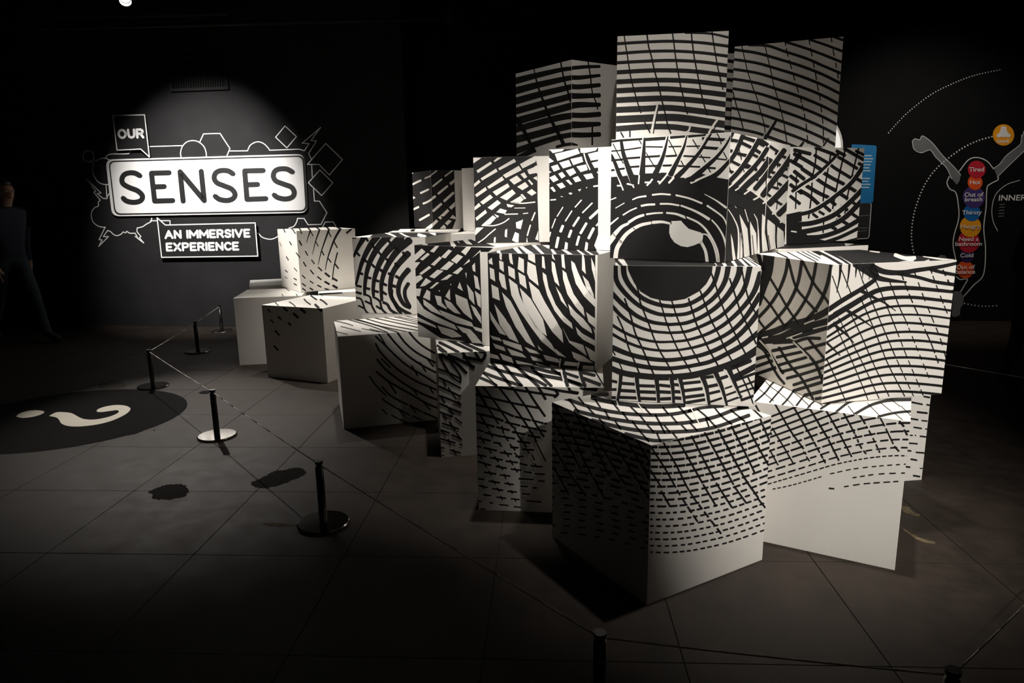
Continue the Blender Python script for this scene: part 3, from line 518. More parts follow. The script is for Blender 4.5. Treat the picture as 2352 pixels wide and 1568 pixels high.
paint('EU.F', 'Z4', '''B:60,585 230,575 330,555 400,562 470,545 640,540 760,590 900,590 1080,550 1240,590 1420,620 1420,1520 60,1520
w10>12:60,848 108,823 162,802;w14>20:338,822 400,797 480,785;w18:547,772 640,763 738,770;w18>20:797,775 940,810 1073,862;w6>24:1100,764 1220,830 1330,908;w9:158,912 250,858;w15>14:237,985 310,940 380,910;w22:430,888 500,876 572,873;w18:630,867 730,868 830,884;w18>30:850,885 970,930 1060,975 1150,1030;w20>14:1128,886 1250,970 1310,1030 1358,1155
w22>14:60,1115 108,1078 186,1014;w30>26:297,1062 380,1012 456,985;w20>16:485,978 570,966 655,962;w18>30:697,962 800,975 900,1012;w20>28:912,1008 1040,1070 1130,1160 1200,1280 1236,1380 1250,1500;W:60,1260 108,1203 132,1178 163,1222 108,1295 60,1360;w46>26:142,1195 220,1112 292,1076
w50>44:150,1500 170,1350 215,1265;w44>30:205,1275 270,1190 350,1130 430,1090 530,1068;w34>22:550,1064 650,1058 745,1078;W:745,1050 850,1045 880,1080 930,1130 1010,1155 1060,1170 1085,1195 1080,1240 1066,1300 1040,1283 990,1305 920,1325 850,1315 780,1275 740,1220 725,1170 730,1090
w30>34:1062,1270 1110,1370 1130,1500;w12>36:1075,1185 1130,1200 1190,1290 1225,1390 1248,1500;w14>28:1176,1038 1240,1110 1300,1215 1332,1340 1342,1500;k5:130,1175 165,1222;k8:740,1050 750,1075;k5:200,1245 225,1280;k7:345,1120 368,1145;k10:895,985 912,1030
b20:60,212 200,197;b28:230,190 440,175;b30:480,185 690,172;b24:740,165 900,150;b24:930,152 1120,132;b12:60,312 220,300 430,270;b12:480,262 680,265;b12:720,262 880,258;b12:910,258 1050,255;b26:1090,270 1260,282;b18:60,412 230,397;b18:280,385 420,375;b18:475,370 655,358;b18:690,362 840,355;b16:880,360 1000,365;b12:1040,370 1160,378;b12:1200,385 1345,402
b18:60,520 250,492;b18:310,477 410,470;b18:470,468 620,462;b18:660,462 770,458;b16:820,465 1050,475;b18:1080,480 1215,490;b22:470,560 600,552;b22:640,548 720,552;b28:1080,175 1330,190;b9:130,230 190,350 240,440;b9:410,195 435,240;b9:480,325 530,410 585,495;b9:720,190 780,300 800,350;b9:850,410 885,475;b9:975,185 1035,285;b8:1060,345 1110,425;b8:1220,105 1260,170 1280,245;b8:1300,320 1345,400;b8:1140,490 1170,540
k26>44:112,350 150,430 200,560 245,640;k26>60:215,180 240,330 290,480 350,640;k18>56:466,160 455,350 440,560;k10>56:716,140 680,300 640,420 560,590;k10>50:918,130 880,270 820,400 740,560;k10>50:1236,10 1130,190 1040,330 920,470 800,590;k10>56:1398,110 1330,240 1230,370 1100,490 960,610;k10>60:1506,130 1420,330 1340,440 1220,560 1050,650
w14:140,470 190,600 238,722;w14:207,185 230,330 270,500 320,640 352,694;w18>14:452,155 430,350 400,655;w18:702,155 660,290 600,480 550,600 490,672;w18:912,135 860,270 780,430 700,560 620,655;w22:1215,-10 1120,150 1060,270 960,420 830,530 722,645;w20>14:1384,110 1270,260 1130,430 1000,540 890,592;w18>24:1495,130 1420,280 1350,400 1250,500 1120,570 955,645;w18:280,655 345,668;w18:470,640 530,640;w16:175,675 215,675;w18:605,630 640,640''')
paint('EU.R E2.R', 'Z4', '''B:1300,610 1450,680 1600,740 1720,830 1820,960 1910,1060 2080,1150 2100,1340 1980,1220 1900,1150 1800,1060 1700,975 1620,960 1520,930 1420,880 1330,905 1300,1520 1300,900
B:1300,880 1440,880 1540,930 1620,960 1700,975 1660,1400 1540,1440 1400,1480 1300,1520
w8>26:1346,925 1400,1010 1450,1130 1458,1300 1450,1500;W:1372,1180 1395,1250 1428,1460 1400,1500 1388,1400;W:1465,975 1550,1130 1580,1480 1515,1480 1508,1250;w9:1522,925 1562,1060;W:1578,1050 1642,1180 1660,1470 1598,1470 1578,1220;w8>30:1622,975 1662,1090 1672,1460;W:1705,972 1742,1010 1738,1150 1775,1420 1708,1440 1698,1180
W:1773,1035 1842,1090 1855,1400 1790,1400 1762,1200;W:1868,1108 1932,1160 1948,1380 1862,1380;W:1978,1225 2014,1250 2010,1370 1968,1370;W:1478,1165 1502,1270 1495,1500 1470,1500;W:1412,880 1436,910 1428,912;k6:1484,1200 1512,1440;k6:1600,1200 1622,1420;k7:1735,1150 1775,1370;k7:1770,1200 1792,1345;k18:1695,980 1690,1200 1705,1460;k20>14:1752,1020 1748,1150 1785,1420;k18>12:1856,1095 1852,1250 1868,1420;k16>12:1945,1175 1955,1420;k16>12:1668,1040 1682,1200 1688,1440;k12:1562,1060 1575,1200 1590,1480
b30:1340,190 1450,205 1600,275 1700,335;b34:1500,160 1650,210 1780,275;b30:1340,290 1450,335 1560,360;b26:1390,420 1500,470 1590,485;b24:1310,505 1400,532;b26:1540,450 1650,510;b26:1600,340 1720,400 1800,432;b26:1700,190 1830,285 1910,335;b28:1760,380 1880,450 1970,505;b28:1790,520 1905,572;b26:1620,590 1705,642;b28:1850,330 1980,390 2060,430;b26:1880,650 1990,720 2060,750
b26:1920,560 2060,630;b26:1740,560 1835,602;b24:1750,755 1815,802;b24:1840,830 1925,882;b24:1955,905 2060,960;b24:1820,690 1895,712;b8:1460,280 1490,400;b8:1500,480 1520,530;b8:1350,440 1385,560;b8:1640,440 1650,500;b8:1750,580 1750,680;b8:1860,360 1870,480;b8:1755,700 1755,820;b8:1870,610 1870,700;b8:1990,440 2000,580;b8:1980,680 1980,780;b8:1870,830 1860,930;b8:1970,930 1970,1010
k44:1684,170 1580,350 1470,510 1360,630;k42:1762,280 1660,430 1540,560 1410,690;k54:1762,430 1680,540 1560,650 1470,740;k48:1944,295 1830,450 1730,590 1630,710;k54:2064,295 1940,480 1820,630 1710,780;k58:2084,560 1990,650 1880,770 1780,870;k54:2060,785 1970,890 1880,980;k40:1506,130 1420,330 1340,440;k30:1398,110 1330,240
w17:1660,165 1560,340 1450,500 1350,590 1240,672;w16:1742,258 1640,420 1500,570 1318,724;w15:1742,408 1640,550 1520,660 1422,724;w17:1922,268 1800,450 1700,590 1600,700 1518,764;w17:2034,290 1900,480 1780,640 1680,780 1615,824;w17:2070,525 1960,630 1850,760 1715,864;w17:2050,755 1950,860 1815,976;w17:2040,975 1970,1025 1898,1064;w16:1495,130 1420,280 1350,400;w14:1805,215 1745,290''')
paint('M4.F', 'Z3', '''B:1520,0 2088,0 2088,980 2045,1100 2092,1180 1520,1180
W:1520,30 1740,40 1700,80 1600,102 1570,70 1520,90;W:1620,110 1868,52 1892,105 1650,187;W:1788,165 1912,138 1927,195 1820,232;W:1668,205 1772,174 1802,240 1710,267;W:1580,245 1650,223 1677,275 1610,302;W:1738,290 1820,263 1852,315 1785,352;W:1853,245 1960,223 1977,282 1900,307
W:1658,325 1700,303 1737,350 1695,377;W:1562,365 1620,338 1662,390 1605,417;W:1813,370 1870,348 1907,400 1845,417;W:1928,335 2020,318 2042,370 1965,387;W:1638,440 1700,418 1737,465 1685,487;W:1738,395 1770,388 1812,437 1790,444;W:1978,110 2095,82 2095,170 2010,182;W:2018,205 2095,188 2095,256 2050,262
W:1893,40 2095,20 2065,73 1950,100 1900,97;W:1570,475 1600,463 1632,512 1610,522;W:1520,120 1612,190 1520,225;W:1520,280 1588,305 1520,335;W:2072,305 2095,298 2095,332;w14:1935,105 1960,190 2000,280;W:1768,535 1790,526 1812,536 1792,552;W:1868,496 1905,488 1890,516;W:1678,570 1695,565 1714,577;w14:1575,608 1632,603;W:1958,466 1974,470 1960,484;w18:2040,460 2095,453;W:1560,425 1568,425 1562,445
w12:1645,785 1708,685;w14:1735,835 1805,725;w14:1840,685 1908,608;w16:1920,745 2025,640;w12:1590,910 1628,810;w24:1820,890 1882,795;w30:2000,805 2095,718;w30:1682,950 1708,885;w28:1898,968 1962,858;w28:1772,1008 1798,936;w30:1985,1022 2040,912;w30:1636,1120 1658,1012;w26:1857,1094 1883,1000;w16:1562,1005 1574,955
W:1735,1058 1762,1073 1755,1180 1716,1180;W:1955,1058 1982,1073 1970,1180 1936,1180;w18:2070,885 2095,855;W:2045,1100 2095,1035 2095,1170''')
paint('M3.F', 'Z3', '''B:700,100 1190,100 1402,133 1345,165 1418,183 1432,238 1315,285 1432,322 1434,600 1452,1100 700,1110
W:700,150 828,152 740,212 700,240;W:773,290 925,193 942,215 790,317;W:958,187 1000,150 1052,148 972,197;W:1008,265 1180,163 1202,195 1022,287;W:818,375 985,268 1002,300 835,397;W:730,450 800,388 817,415 735,480;W:1058,340 1230,238 1262,285 1090,372;W:1243,220 1360,155 1412,180 1412,197 1272,267
W:888,465 1050,353 1072,390 910,487;W:758,550 870,468 887,500 775,577;W:948,520 1110,428 1132,465 990,562;W:1128,390 1210,343 1262,395 1180,442;W:1248,330 1290,308 1322,360 1290,377;W:813,630 920,548 952,580 845,657;W:730,705 800,638 822,670 735,732;W:1028,580 1160,493 1197,535 1100,612;W:1213,465 1300,413 1337,460 1270,502;W:1328,395 1345,388 1387,435 1370,447
W:893,690 1000,608 1037,640 940,717;W:763,800 870,713 887,745 775,832;W:1138,630 1250,563 1282,605 1230,647;W:1318,525 1370,488 1422,530 1370,562;W:1248,550 1270,543 1312,590 1290,602;W:988,740 1030,698 1102,720 1080,757;W:1098,650 1182,665 1150,687 1110,682;W:828,880 950,773 987,800 920,872;W:963,758 1017,780 1000,802;W:1325,300 1425,230 1434,312 1345,330;W:1385,370 1425,350 1432,400
w14:1145,628 1260,643 1406,630;w12:1080,762 1220,758;w10:1278,755 1330,748;w12:832,882 960,884 1060,853 1126,808;w8:1185,695 1300,693;w15:1370,830 1406,742;w15:1322,992 1356,878;W:1198,850 1277,818 1252,922 1205,912;W:1083,932 1106,918 1102,1012 1078,1002;W:1158,1042 1190,953 1232,972 1226,1080;W:955,1100 964,1012 982,1008 978,1100;W:1306,1100 1318,1008 1334,1100;W:1408,1032 1440,938 1443,1045
W:770,905 852,903 740,1010;w12:770,1085 860,1022 900,985 978,920''')
paint('M6.F', 'L3', '''B:60,150 860,150 845,195 790,243 711,240 722,640 735,1140 100,1100
W:60,300 160,208 197,240 80,345;W:143,310 215,248 237,265 170,322;W:238,235 310,165 325,185 275,247;W:248,360 330,283 352,300 280,372;W:343,290 415,218 447,230 385,302;W:430,150 490,150 468,207;W:533,240 610,170 645,175 575,272;W:70,338 147,338 85,420;W:138,445 230,373 252,390 160,457;W:333,405 420,328 467,350 400,412;W:438,320 500,263 552,285 490,352
W:85,480 150,458 172,490 85,560;W:233,475 310,408 367,420 280,492;W:143,570 200,488 252,520 190,562;W:453,440 530,383 552,400 500,452;W:338,510 420,453 452,460 400,502;W:233,587 300,528 327,530 260,587;W:553,370 610,308 618,330;W:636,300 715,222 720,236
W:90,588 157,588 140,662 90,650;W:173,672 210,598 242,620 240,702;W:285,653 345,663 350,720 402,777 390,782 310,740;W:373,688 440,720 532,832 470,817 400,762;W:383,662 427,588 432,702;W:478,640 590,688 643,885 560,822 490,732;W:500,580 520,525 552,612;W:588,543 652,630 662,742 610,682;W:638,372 665,343 670,432 645,417
W:573,440 586,438 584,492;W:653,458 690,480 714,604 670,582;W:663,608 720,650 720,772 690,742;W:623,738 670,770 720,852 726,922 660,832;W:173,688 250,740 320,800 382,857 250,802 180,742;W:323,788 410,820 632,908 655,953 480,912 380,862;W:90,660 122,690 180,780 300,850 470,930 502,982 330,922 200,862 90,800;W:90,840 290,938 302,962 90,880
W:308,938 460,980 542,1042 450,1052 350,1012;W:488,938 622,975 692,1052 550,1002;W:638,943 735,970 735,1005 670,982;W:90,905 160,940 340,1058 480,1072 575,1092 300,1090 90,1000;W:578,1008 690,1055 740,1110 640,1102;W:90,990 200,1050 290,1110 90,1080;W:712,241 790,241 860,200 860,1200 738,1200;W:430,545 442,545 436,560;W:318,605 335,605 330,618''')
paint('M6.T', 'C3', 'B:600,720 700,660 1360,600 1340,520 1500,505 1900,600 2260,725;W:828,687 945,640 935,725;W:1205,600 1255,558 1342,555 1342,605 1210,628;W:1355,602 1430,618 1500,725 1400,725;W:1525,520 1645,530 1810,690 1690,676 1620,602;W:1700,500 1880,600 1870,625 1760,580;W:1510,618 1530,622 1565,660 1530,650')
paint('M5.F', 'L3', '''B:740,200 1900,200 1900,1420 740,1420
W:895,225 922,225 918,322 898,305;W:795,322 824,293 834,362 799,350;W:893,322 935,336 939,432 899,400;W:985,225 1010,240 1027,362 1000,346 988,300;W:1080,287 1128,312 1131,442 1070,402;W:1165,225 1230,240 1237,347 1170,312;W:1300,278 1320,288 1332,402 1300,386;W:1390,225 1412,290 1426,322 1398,300;W:1480,235 1508,268 1521,402 1490,382
W:1576,322 1610,350 1640,430 1690,540 1750,630 1805,692 1805,765 1700,662 1620,540 1582,400;W:803,387 845,405 858,522 809,490;W:893,432 945,460 966,602 920,572 895,500;W:978,372 1040,405 1047,502 985,462;W:1075,432 1140,470 1157,592 1090,542;W:1163,332 1240,372 1268,562 1180,492 1158,440;W:1306,432 1340,460 1362,580 1430,740 1500,838 1580,915 1594,972 1500,900 1420,798 1350,650 1310,500
W:1390,327 1420,347 1440,450 1466,567 1420,522 1394,420;W:1494,412 1530,440 1547,500 1600,640 1692,770 1706,855 1620,762 1540,640 1500,500;W:1680,235 1702,300 1716,452 1679,412;W:1765,292 1790,350 1812,420 1805,525 1772,400;W:1684,462 1740,520 1788,640 1792,678 1720,580;W:820,547 885,582 901,702 830,672;W:985,492 1065,552 1085,640 1150,790 1260,960 1390,1110 1440,1205 1300,1092 1200,960 1090,800 1010,650
W:1089,580 1190,680 1310,880 1347,1040 1230,950 1130,750;W:1174,520 1270,600 1330,720 1440,900 1490,990 1502,1104 1400,1000 1310,860 1210,690;W:920,622 1000,702 1060,812 1130,952 1236,1146 1150,1092 1050,952 960,762;W:848,732 960,882 1065,1094 990,1062 900,932;W:805,800 870,902 962,1032 900,1012 815,880;W:1430,568 1480,640 1542,772 1480,702;W:1549,732 1620,812 1690,872 1762,962 1777,1014 1680,952 1570,832
W:1718,810 1770,850 1806,872 1806,960 1740,902;W:1489,950 1560,1080 1690,1122 1725,1225 1560,1102;W:1619,950 1680,1012 1806,1082 1806,1132 1690,1072 1638,1020;W:1580,1182 1700,1232 1785,1294 1640,1272 1600,1242;W:1419,1152 1532,1242 1450,1217 1430,1192;W:1709,1132 1806,1192 1806,1282 1758,1262;W:1259,1122 1312,1182 1268,1162;W:1784,958 1806,992 1803,1024;W:970,900 1000,940 1080,1100 1068,1100
W:805,1030 900,1056 922,1088 838,1070;W:925,1070 1100,1122 1118,1182 940,1112;W:1134,1140 1250,1182 1284,1212 1180,1192;W:1310,1212 1450,1252 1466,1292 1340,1266;W:1519,1276 1640,1292 1632,1324 1504,1312;W:1690,1316 1790,1322 1796,1400 1676,1390;W:832,1104 940,1142 957,1182 860,1152;W:969,1152 1110,1202 1154,1244 1010,1217;W:1189,1225 1290,1257 1312,1284 1214,1267
W:800,1198 880,1222 902,1260 800,1240;W:898,1200 1010,1242 1032,1296 930,1262;W:1049,1266 1200,1302 1260,1340 1070,1310;W:1240,1290 1350,1322 1380,1350 1300,1350;W:800,1290 1000,1330 1000,1420 800,1420;W:1380,1310 1460,1330 1450,1400 1400,1400;w14:1473,1255 1463,1345;w14:1651,1286 1633,1360;W:1806,225 1900,225 1900,1420 1800,1420''')
paint('M5.T', 'L3', 'B:740,250 1190,140 1400,140 1860,210 1860,290 740,290;W:868,238 900,228 926,290 902,290;W:1016,200 1058,190 1140,290 1105,290;W:1076,188 1110,184 1270,290 1190,290;W:1190,170 1230,168 1350,290 1325,290;W:1278,165 1400,160 1390,205 1360,212;W:1376,212 1400,212 1460,290 1420,290;W:1470,212 1500,206 1625,290 1580,290;W:1598,200 1610,200 1740,290 1700,290;W:1696,222 1710,222 1825,290 1790,290;W:1790,200 1860,190 1860,290')
paint('W1.F', 'Z5', '''B:480,960 640,925 640,1120 720,1195 900,1235 1080,1235 1230,1195 1230,1330 480,1330
b32:780,265 960,332;b32:1080,275 1190,340 1320,412;b30:950,325 1080,400 1215,484;b30:770,345 900,420 1000,490 1155,584;b36:560,330 720,420 840,495;b36:560,512 665,594;b36:640,485 760,566;b34:830,505 950,580 1075,644;b34:770,574 880,650 995,714;b36:690,665 820,740 915,784
b36:600,700 720,770 815,854;b32:1165,565 1300,640;b34:1095,655 1205,724;b34:1022,735 1114,794;b32:930,815 990,860;b32:865,865 935,924;b32:975,925 1034,984;b32:1045,875 1114,914;b30:1145,815 1194,854;b30:1135,935 1260,1020;b32:925,1075 994,1114;b32:1055,1025 1134,1074;b26:755,955 804,994;b34:560,290 730,332;b30:1230,430 1320,480
b14:792,260 780,420 750,580 740,760 710,1000;b14:940,335 900,560 870,720 860,860;b15:1092,280 1040,500 1000,690 960,900;b14:1232,265 1170,520 1120,740 1080,1000;b13:870,980 860,1150;b12:585,560 575,900;b40:560,420 620,330;b34:520,560 600,620;b34:520,650 640,740;b34:520,400 640,470;b30:520,770 620,850;b30:1000,300 1090,350;b26:1200,300 1300,350;b24:1180,1030 1250,1070;b24:820,930 870,960;b24:1000,1010 1040,1040
k26>30:1026,320 910,440 780,556 640,648 540,720;w17:1010,350 930,445 800,580 650,672 540,738;k40>34:1290,440 1160,625 1020,745 860,862 720,935 540,970;w16:1290,415 1150,600 1000,735 800,872 640,938 540,962;k44:1290,680 1100,868 950,978 750,1048 540,1066;w16:1290,650 1090,840 930,955 740,1024 540,1052
k46:1290,790 1100,980 950,1070 800,1112 600,1150;w14:1290,765 1110,945 950,1045 800,1092 620,1140 530,1135;k42:1290,985 1050,1120 850,1188 700,1200;w14:1290,1018 1090,1125 900,1198 725,1192;k32:1290,1072 1050,1190 880,1250;w16:1230,1125 1080,1190 910,1238''')
paint('X.T', 'Z5', 'B:300,1180 1500,1180 1500,1300 300,1320;W:1070,1220 1130,1235 1180,1270 1095,1290')
paint('X.F', 'C2', 'B:1690,380 1715,380 1715,500 1700,500;B:1560,440 1600,440 1600,505 1580,505')
finish_paint()

# ------------------------------------------------------------------ flat shapes on a wall
def wpt(x, y, crop, p0, N, off=0.0):
    ox, oy, s = CROP[crop]; return on_plane(ox + x / s, oy + y / s, p0 + N * off, N)
def world_child(name, vs, fs, m, parent, smooth=False):
    pl = parent.location if parent is not None else Vector((0, 0, 0))
    me = bpy.data.meshes.new(name); me.from_pydata([tuple(Vector(v) - pl) for v in vs], [], fs); me.update()
    return link(name, me, m, parent)
def strokes_on(name, lines, crop, p0, N, off, m, parent, smooth=False, cap=0.5):
    vs, fs = [], []
    for w, pts in lines:
        segs = [pts] if smooth else [[pts[i], pts[i + 1]] for i in range(len(pts) - 1)]
        for q in [q for sg_ in segs for q in ribbon(sg_, w, w, step=8, smooth=smooth, cap=cap if smooth else 0)]:
            i = len(vs); vs += [wpt(p.x, p.y, crop, p0, N, off) for p in q]; fs.append((i, i + 1, i + 2, i + 3))
        if not smooth:
            for p in pts:      # round joints
                i = len(vs); vs += [wpt(p[0] + w / 2 * math.cos(a * math.pi / 5), p[1] + w / 2 * math.sin(a * math.pi / 5), crop, p0, N, off + .0002) for a in range(10)]; fs.append(tuple(range(i, i + 10)))
    return world_child(name, vs, fs, m, parent)
def plate(name, pts, crop, p0, N, off, thick, m, parent):
    a = [wpt(x, y, crop, p0, N, off) for x, y in pts]; b = [p + N * thick for p in a]; n = len(a)
    fs = [(i, (i + 1) % n, n + (i + 1) % n, n + i) for i in range(n)]
    fs += [tuple(n + i for i in t) for t in tessellate_polygon([b])] + [tuple(t) for t in tessellate_polygon([a])]
    return world_child(name, a + b, fs, m, parent)
def rquad(c, r, seg=6):
    """rounded quadrilateral through corner list c"""
    out = []; n = len(c)
    for i in range(n):
        p = Vector(c[i]); a = (Vector(c[i - 1]) - p).normalized(); b = (Vector(c[(i + 1) % n]) - p).normalized()
        s, e = p + a * r, p + b * r
        for k in range(seg + 1):
            t = k / seg; out.append(tuple(s * (1 - t) ** 2 + p * 2 * t * (1 - t) + e * t * t))
    return out
def circ(cx, cy, r, n=32, a0=0, a1=360, ry=None):
    ry = r if ry is None else ry
    return [(cx + r * math.cos(R(a0 + (a1 - a0) * i / n)), cy + ry * math.sin(R(a0 + (a1 - a0) * i / n))) for i in range(n + (a1 - a0 != 360))]

# ------------------------------------------------------------------ OUR SENSES sign
p0, N = WL0, WLN
base = wpt(1090, 660, 'L7', p0, N); sg = empty('exhibit_sign', (base.x, base.y, base.z))
tag(sg, 'large white rounded sign panel reading SENSES on the black wall', 'sign')
oc = [(272, 450), (1890, 405), (1918, 886), (325, 914)]
plate('border_panel', rquad(oc, 60), 'L7', p0, N, 0.0, 0.030, M['signwhite'], sg)
plate('black_border', rquad([(282, 461), (1882, 416), (1908, 877), (333, 904)], 54), 'L7', p0, N, 0.030, 0.0015, M['signblack'], sg)
plate('white_face', rquad([(293, 472), (1870, 428), (1896, 864), (343, 892)], 48), 'L7', p0, N, 0.0315, 0.003, M['signwhite'], sg)
LET = [[[(538, 582), (500, 562), (455, 559), (412, 573), (392, 610), (402, 648), (450, 678), (520, 706), (560, 748), (545, 786), (490, 800), (432, 790), (404, 768)]],
 [[(778, 558), (634, 562), (660, 790), (808, 786)], [(648, 674), (738, 671)]],
 [[(893, 790), (868, 550), (1066, 786), (1041, 547)]],
 [[(1300, 566), (1260, 543), (1205, 540), (1162, 558), (1147, 600), (1170, 640), (1230, 666), (1290, 692), (1318, 735), (1300, 770), (1250, 785), (1190, 775), (1157, 752)]],
 [[(1548, 540), (1397, 543), (1416, 776), (1570, 770)], [(1408, 657), (1502, 654)]],
 [[(1786, 551), (1740, 528), (1680, 528), (1642, 548), (1632, 590), (1655, 627), (1720, 653), (1780, 677), (1803, 720), (1785, 758), (1730, 773), (1670, 762), (1640, 742)]]]
for i, L in enumerate(LET):
    strokes_on('letter', [(42, l) for l in L], 'L7', p0, N, 0.0365, M['signblack'], sg, smooth=(i in (0, 3, 5)))
STROKE = {'A': [[(0, 1), (.45, 0), (.9, 1)], [(.18, .65), (.72, .65)]], 'N': [[(0, 1), (0, 0), (.75, 1), (.75, 0)]], 'I': [[(0, 0), (0, 1)]],
 'M': [[(0, 1), (0, 0), (.5, .7), (1, 0), (1, 1)]], 'E': [[(.62, 0), (0, 0), (0, 1), (.62, 1)], [(0, .5), (.52, .5)]], 'V': [[(0, 0), (.42, 1), (.84, 0)]],
 'X': [[(0, 0), (.75, 1)], [(.75, 0), (0, 1)]], 'P': [[(0, 1), (0, 0), (.45, 0), (.65, .12), (.68, .3), (.6, .48), (.42, .56), (0, .56)]],
 'R': [[(0, 1), (0, 0), (.45, 0), (.65, .12), (.68, .28), (.6, .45), (.42, .52), (0, .52)], [(.4, .52), (.7, 1)]],
 'S': [[(.62, .14), (.48, .02), (.25, 0), (.06, .1), (.02, .27), (.12, .42), (.35, .5), (.56, .58), (.66, .74), (.58, .92), (.36, 1), (.13, .97), (0, .84)]],
 'C': [[(.7, .16), (.55, .03), (.36, 0), (.12, .12), (0, .36), (0, .64), (.12, .88), (.36, 1), (.55, .97), (.7, .84)]],
 'O': [[(.42 + .42 * math.cos(R(a)), .5 + .5 * math.sin(R(a))) for a in range(0, 361, 24)]],
 'U': [[(0, 0), (0, .62), (.1, .88), (.36, 1), (.62, .88), (.72, .62), (.72, 0)]]}
def stroke_text(s, x0, y0, x1, y1, cap, slant, w, parent, off):
    widths = [max(p[0] for l in STROKE[c] for p in l) if c != ' ' else .22 for c in s]
    gap = .34; tot = sum(widths) + gap * (len(s) - 1); sc = (x1 - x0) / tot; x = 0
    for c, wd in zip(s, widths):
        if c != ' ':
            ls = []
            for l in STROKE[c]:
                pts = []
                for a, b in l:
                    t = (x + a) / tot; bx = x0 + (x1 - x0) * t; by = y0 + (y1 - y0) * t
                    pts.append((bx - (1 - b) * cap * slant, by - (1 - b) * cap))
                ls.append((w, pts))
            strokes_on('letter', ls, 'L7', p0, N, off, M['signwhite'], parent, smooth=(c in 'SCO'))
        x += wd + gap
def speech(pts, label, texts):
    c = [sum(p[i] for p in pts) / len(pts) for i in (0, 1)]; b = wpt(c[0], c[1], 'L7', p0, N); s = empty('speech_panel', (b.x, b.y, b.z)); tag(s, label, 'sign')
    plate('outline_board', pts, 'L7', p0, N, 0.036, 0.014, M['signblack'], s)
    strokes_on('outline', [(9, pts + [pts[0]])], 'L7', p0, N, 0.051, M['signwhite'], s)
    for t in texts: stroke_text(*t, s, 0.0515)
speech([(317, 90), (577, 84), (617, 430), (546, 364), (352, 373)], 'black speech bubble panel reading OUR above the SENSES sign', [('OUR', 368, 273, 566, 268, 64, .09, 20)])
speech([(680, 926), (748, 986), (1482, 968), (1504, 1240), (717, 1250)], 'black speech bubble panel reading AN IMMERSIVE EXPERIENCE below the sign',
       [('AN IMMERSIVE', 750, 1092, 1436, 1080, 56, .07, 18), ('EXPERIENCE', 762, 1194, 1344, 1186, 56, .07, 18)])
b = wpt(1100, 760, 'L7', p0, N); wd = empty('wall_line_drawing', (b.x, b.y, b.z)); tag(wd, 'thin white outlines of bubbles, bolts, hexagons and diamonds around the sign', 'wall graphic')
DRAW = {'bubble': ['s:162,430 166,456 180,464 195,452 230,440 265,442 295,455', 's:138,470 155,474 161,490 152,525 158,570 190,625 230,650 295,656'],
 'ring': ['s:' + ' '.join('%.0f,%.0f' % q for q in circ(118, 424, 46, 20) + [(164, 424)])],
 'cap_line': ['s:255,440 275,415 310,405 400,404', 'l:400,404 447,402 465,374', 'l:612,344 885,336', 'l:1270,380 1420,378', 'l:1600,374 1840,365 1885,378'],
 'dome': ['s:877,432 872,395 886,345 922,307 970,295 1020,306 1064,345 1081,392 1083,430', 's:1420,378 1440,336 1475,312 1510,305 1550,318 1585,350 1602,374'],
 'hexagon': ['l:1030,305 1060,240 1195,236 1276,360 1250,422', 'l:1960,690 1968,790 2008,790 2070,885 2022,981 1915,983 1883,932 1830,931', 's:1830,931 1822,960 1800,995 1760,1010', 'l:2035,1002 2055,962 2122,960 2146,1002'],
 'bolt': ['l:1885,378 1925,320 1868,316 2018,188 1940,295 1985,298 1920,400 1942,448', 'l:215,782 160,716 180,712 102,606 222,725 188,728 238,768', 'l:255,1003 205,1105 230,1108 203,1160 282,1080 240,1080 275,1030', 'l:500,1052 524,1095 500,1079 570,1132 535,1090 548,1080 515,1040 517,1010'],
 'diamond': ['l:1727,175 1820,262 1742,355 1650,267 1727,175', 'l:1910,490 2060,318 2197,450 2090,577 2005,490 1910,490', 'l:2012,535 2118,640 2027,745 1918,640 2012,535', 'l:1945,490 1950,590'],
 'cloud': ['s:215,782 198,802 200,830 172,842 148,872 142,912 156,960 190,990 230,1003 255,1003', 's:275,1030 300,1040 320,1060 350,1073 385,1060 402,1042', 's:402,1042 425,1050 430,1035 455,1052 500,1052', 's:517,1010 560,1000 590,980 612,968 632,955 636,925', 'l:625,951 785,950 786,985'],
 'post_line': ['l:262,655 270,770 238,768', 's:268,768 280,740 305,712', 's:1495,1052 1508,1052 1540,1085 1600,1102 1650,1090 1690,1060']}
for nm, ls in DRAW.items():
    for l in ls: strokes_on(nm, [(8, parse_pts(l[2:]))], 'L7', p0, N, 0.003, M['signwhite'], wd, smooth=l[0] == 's', cap=.5)

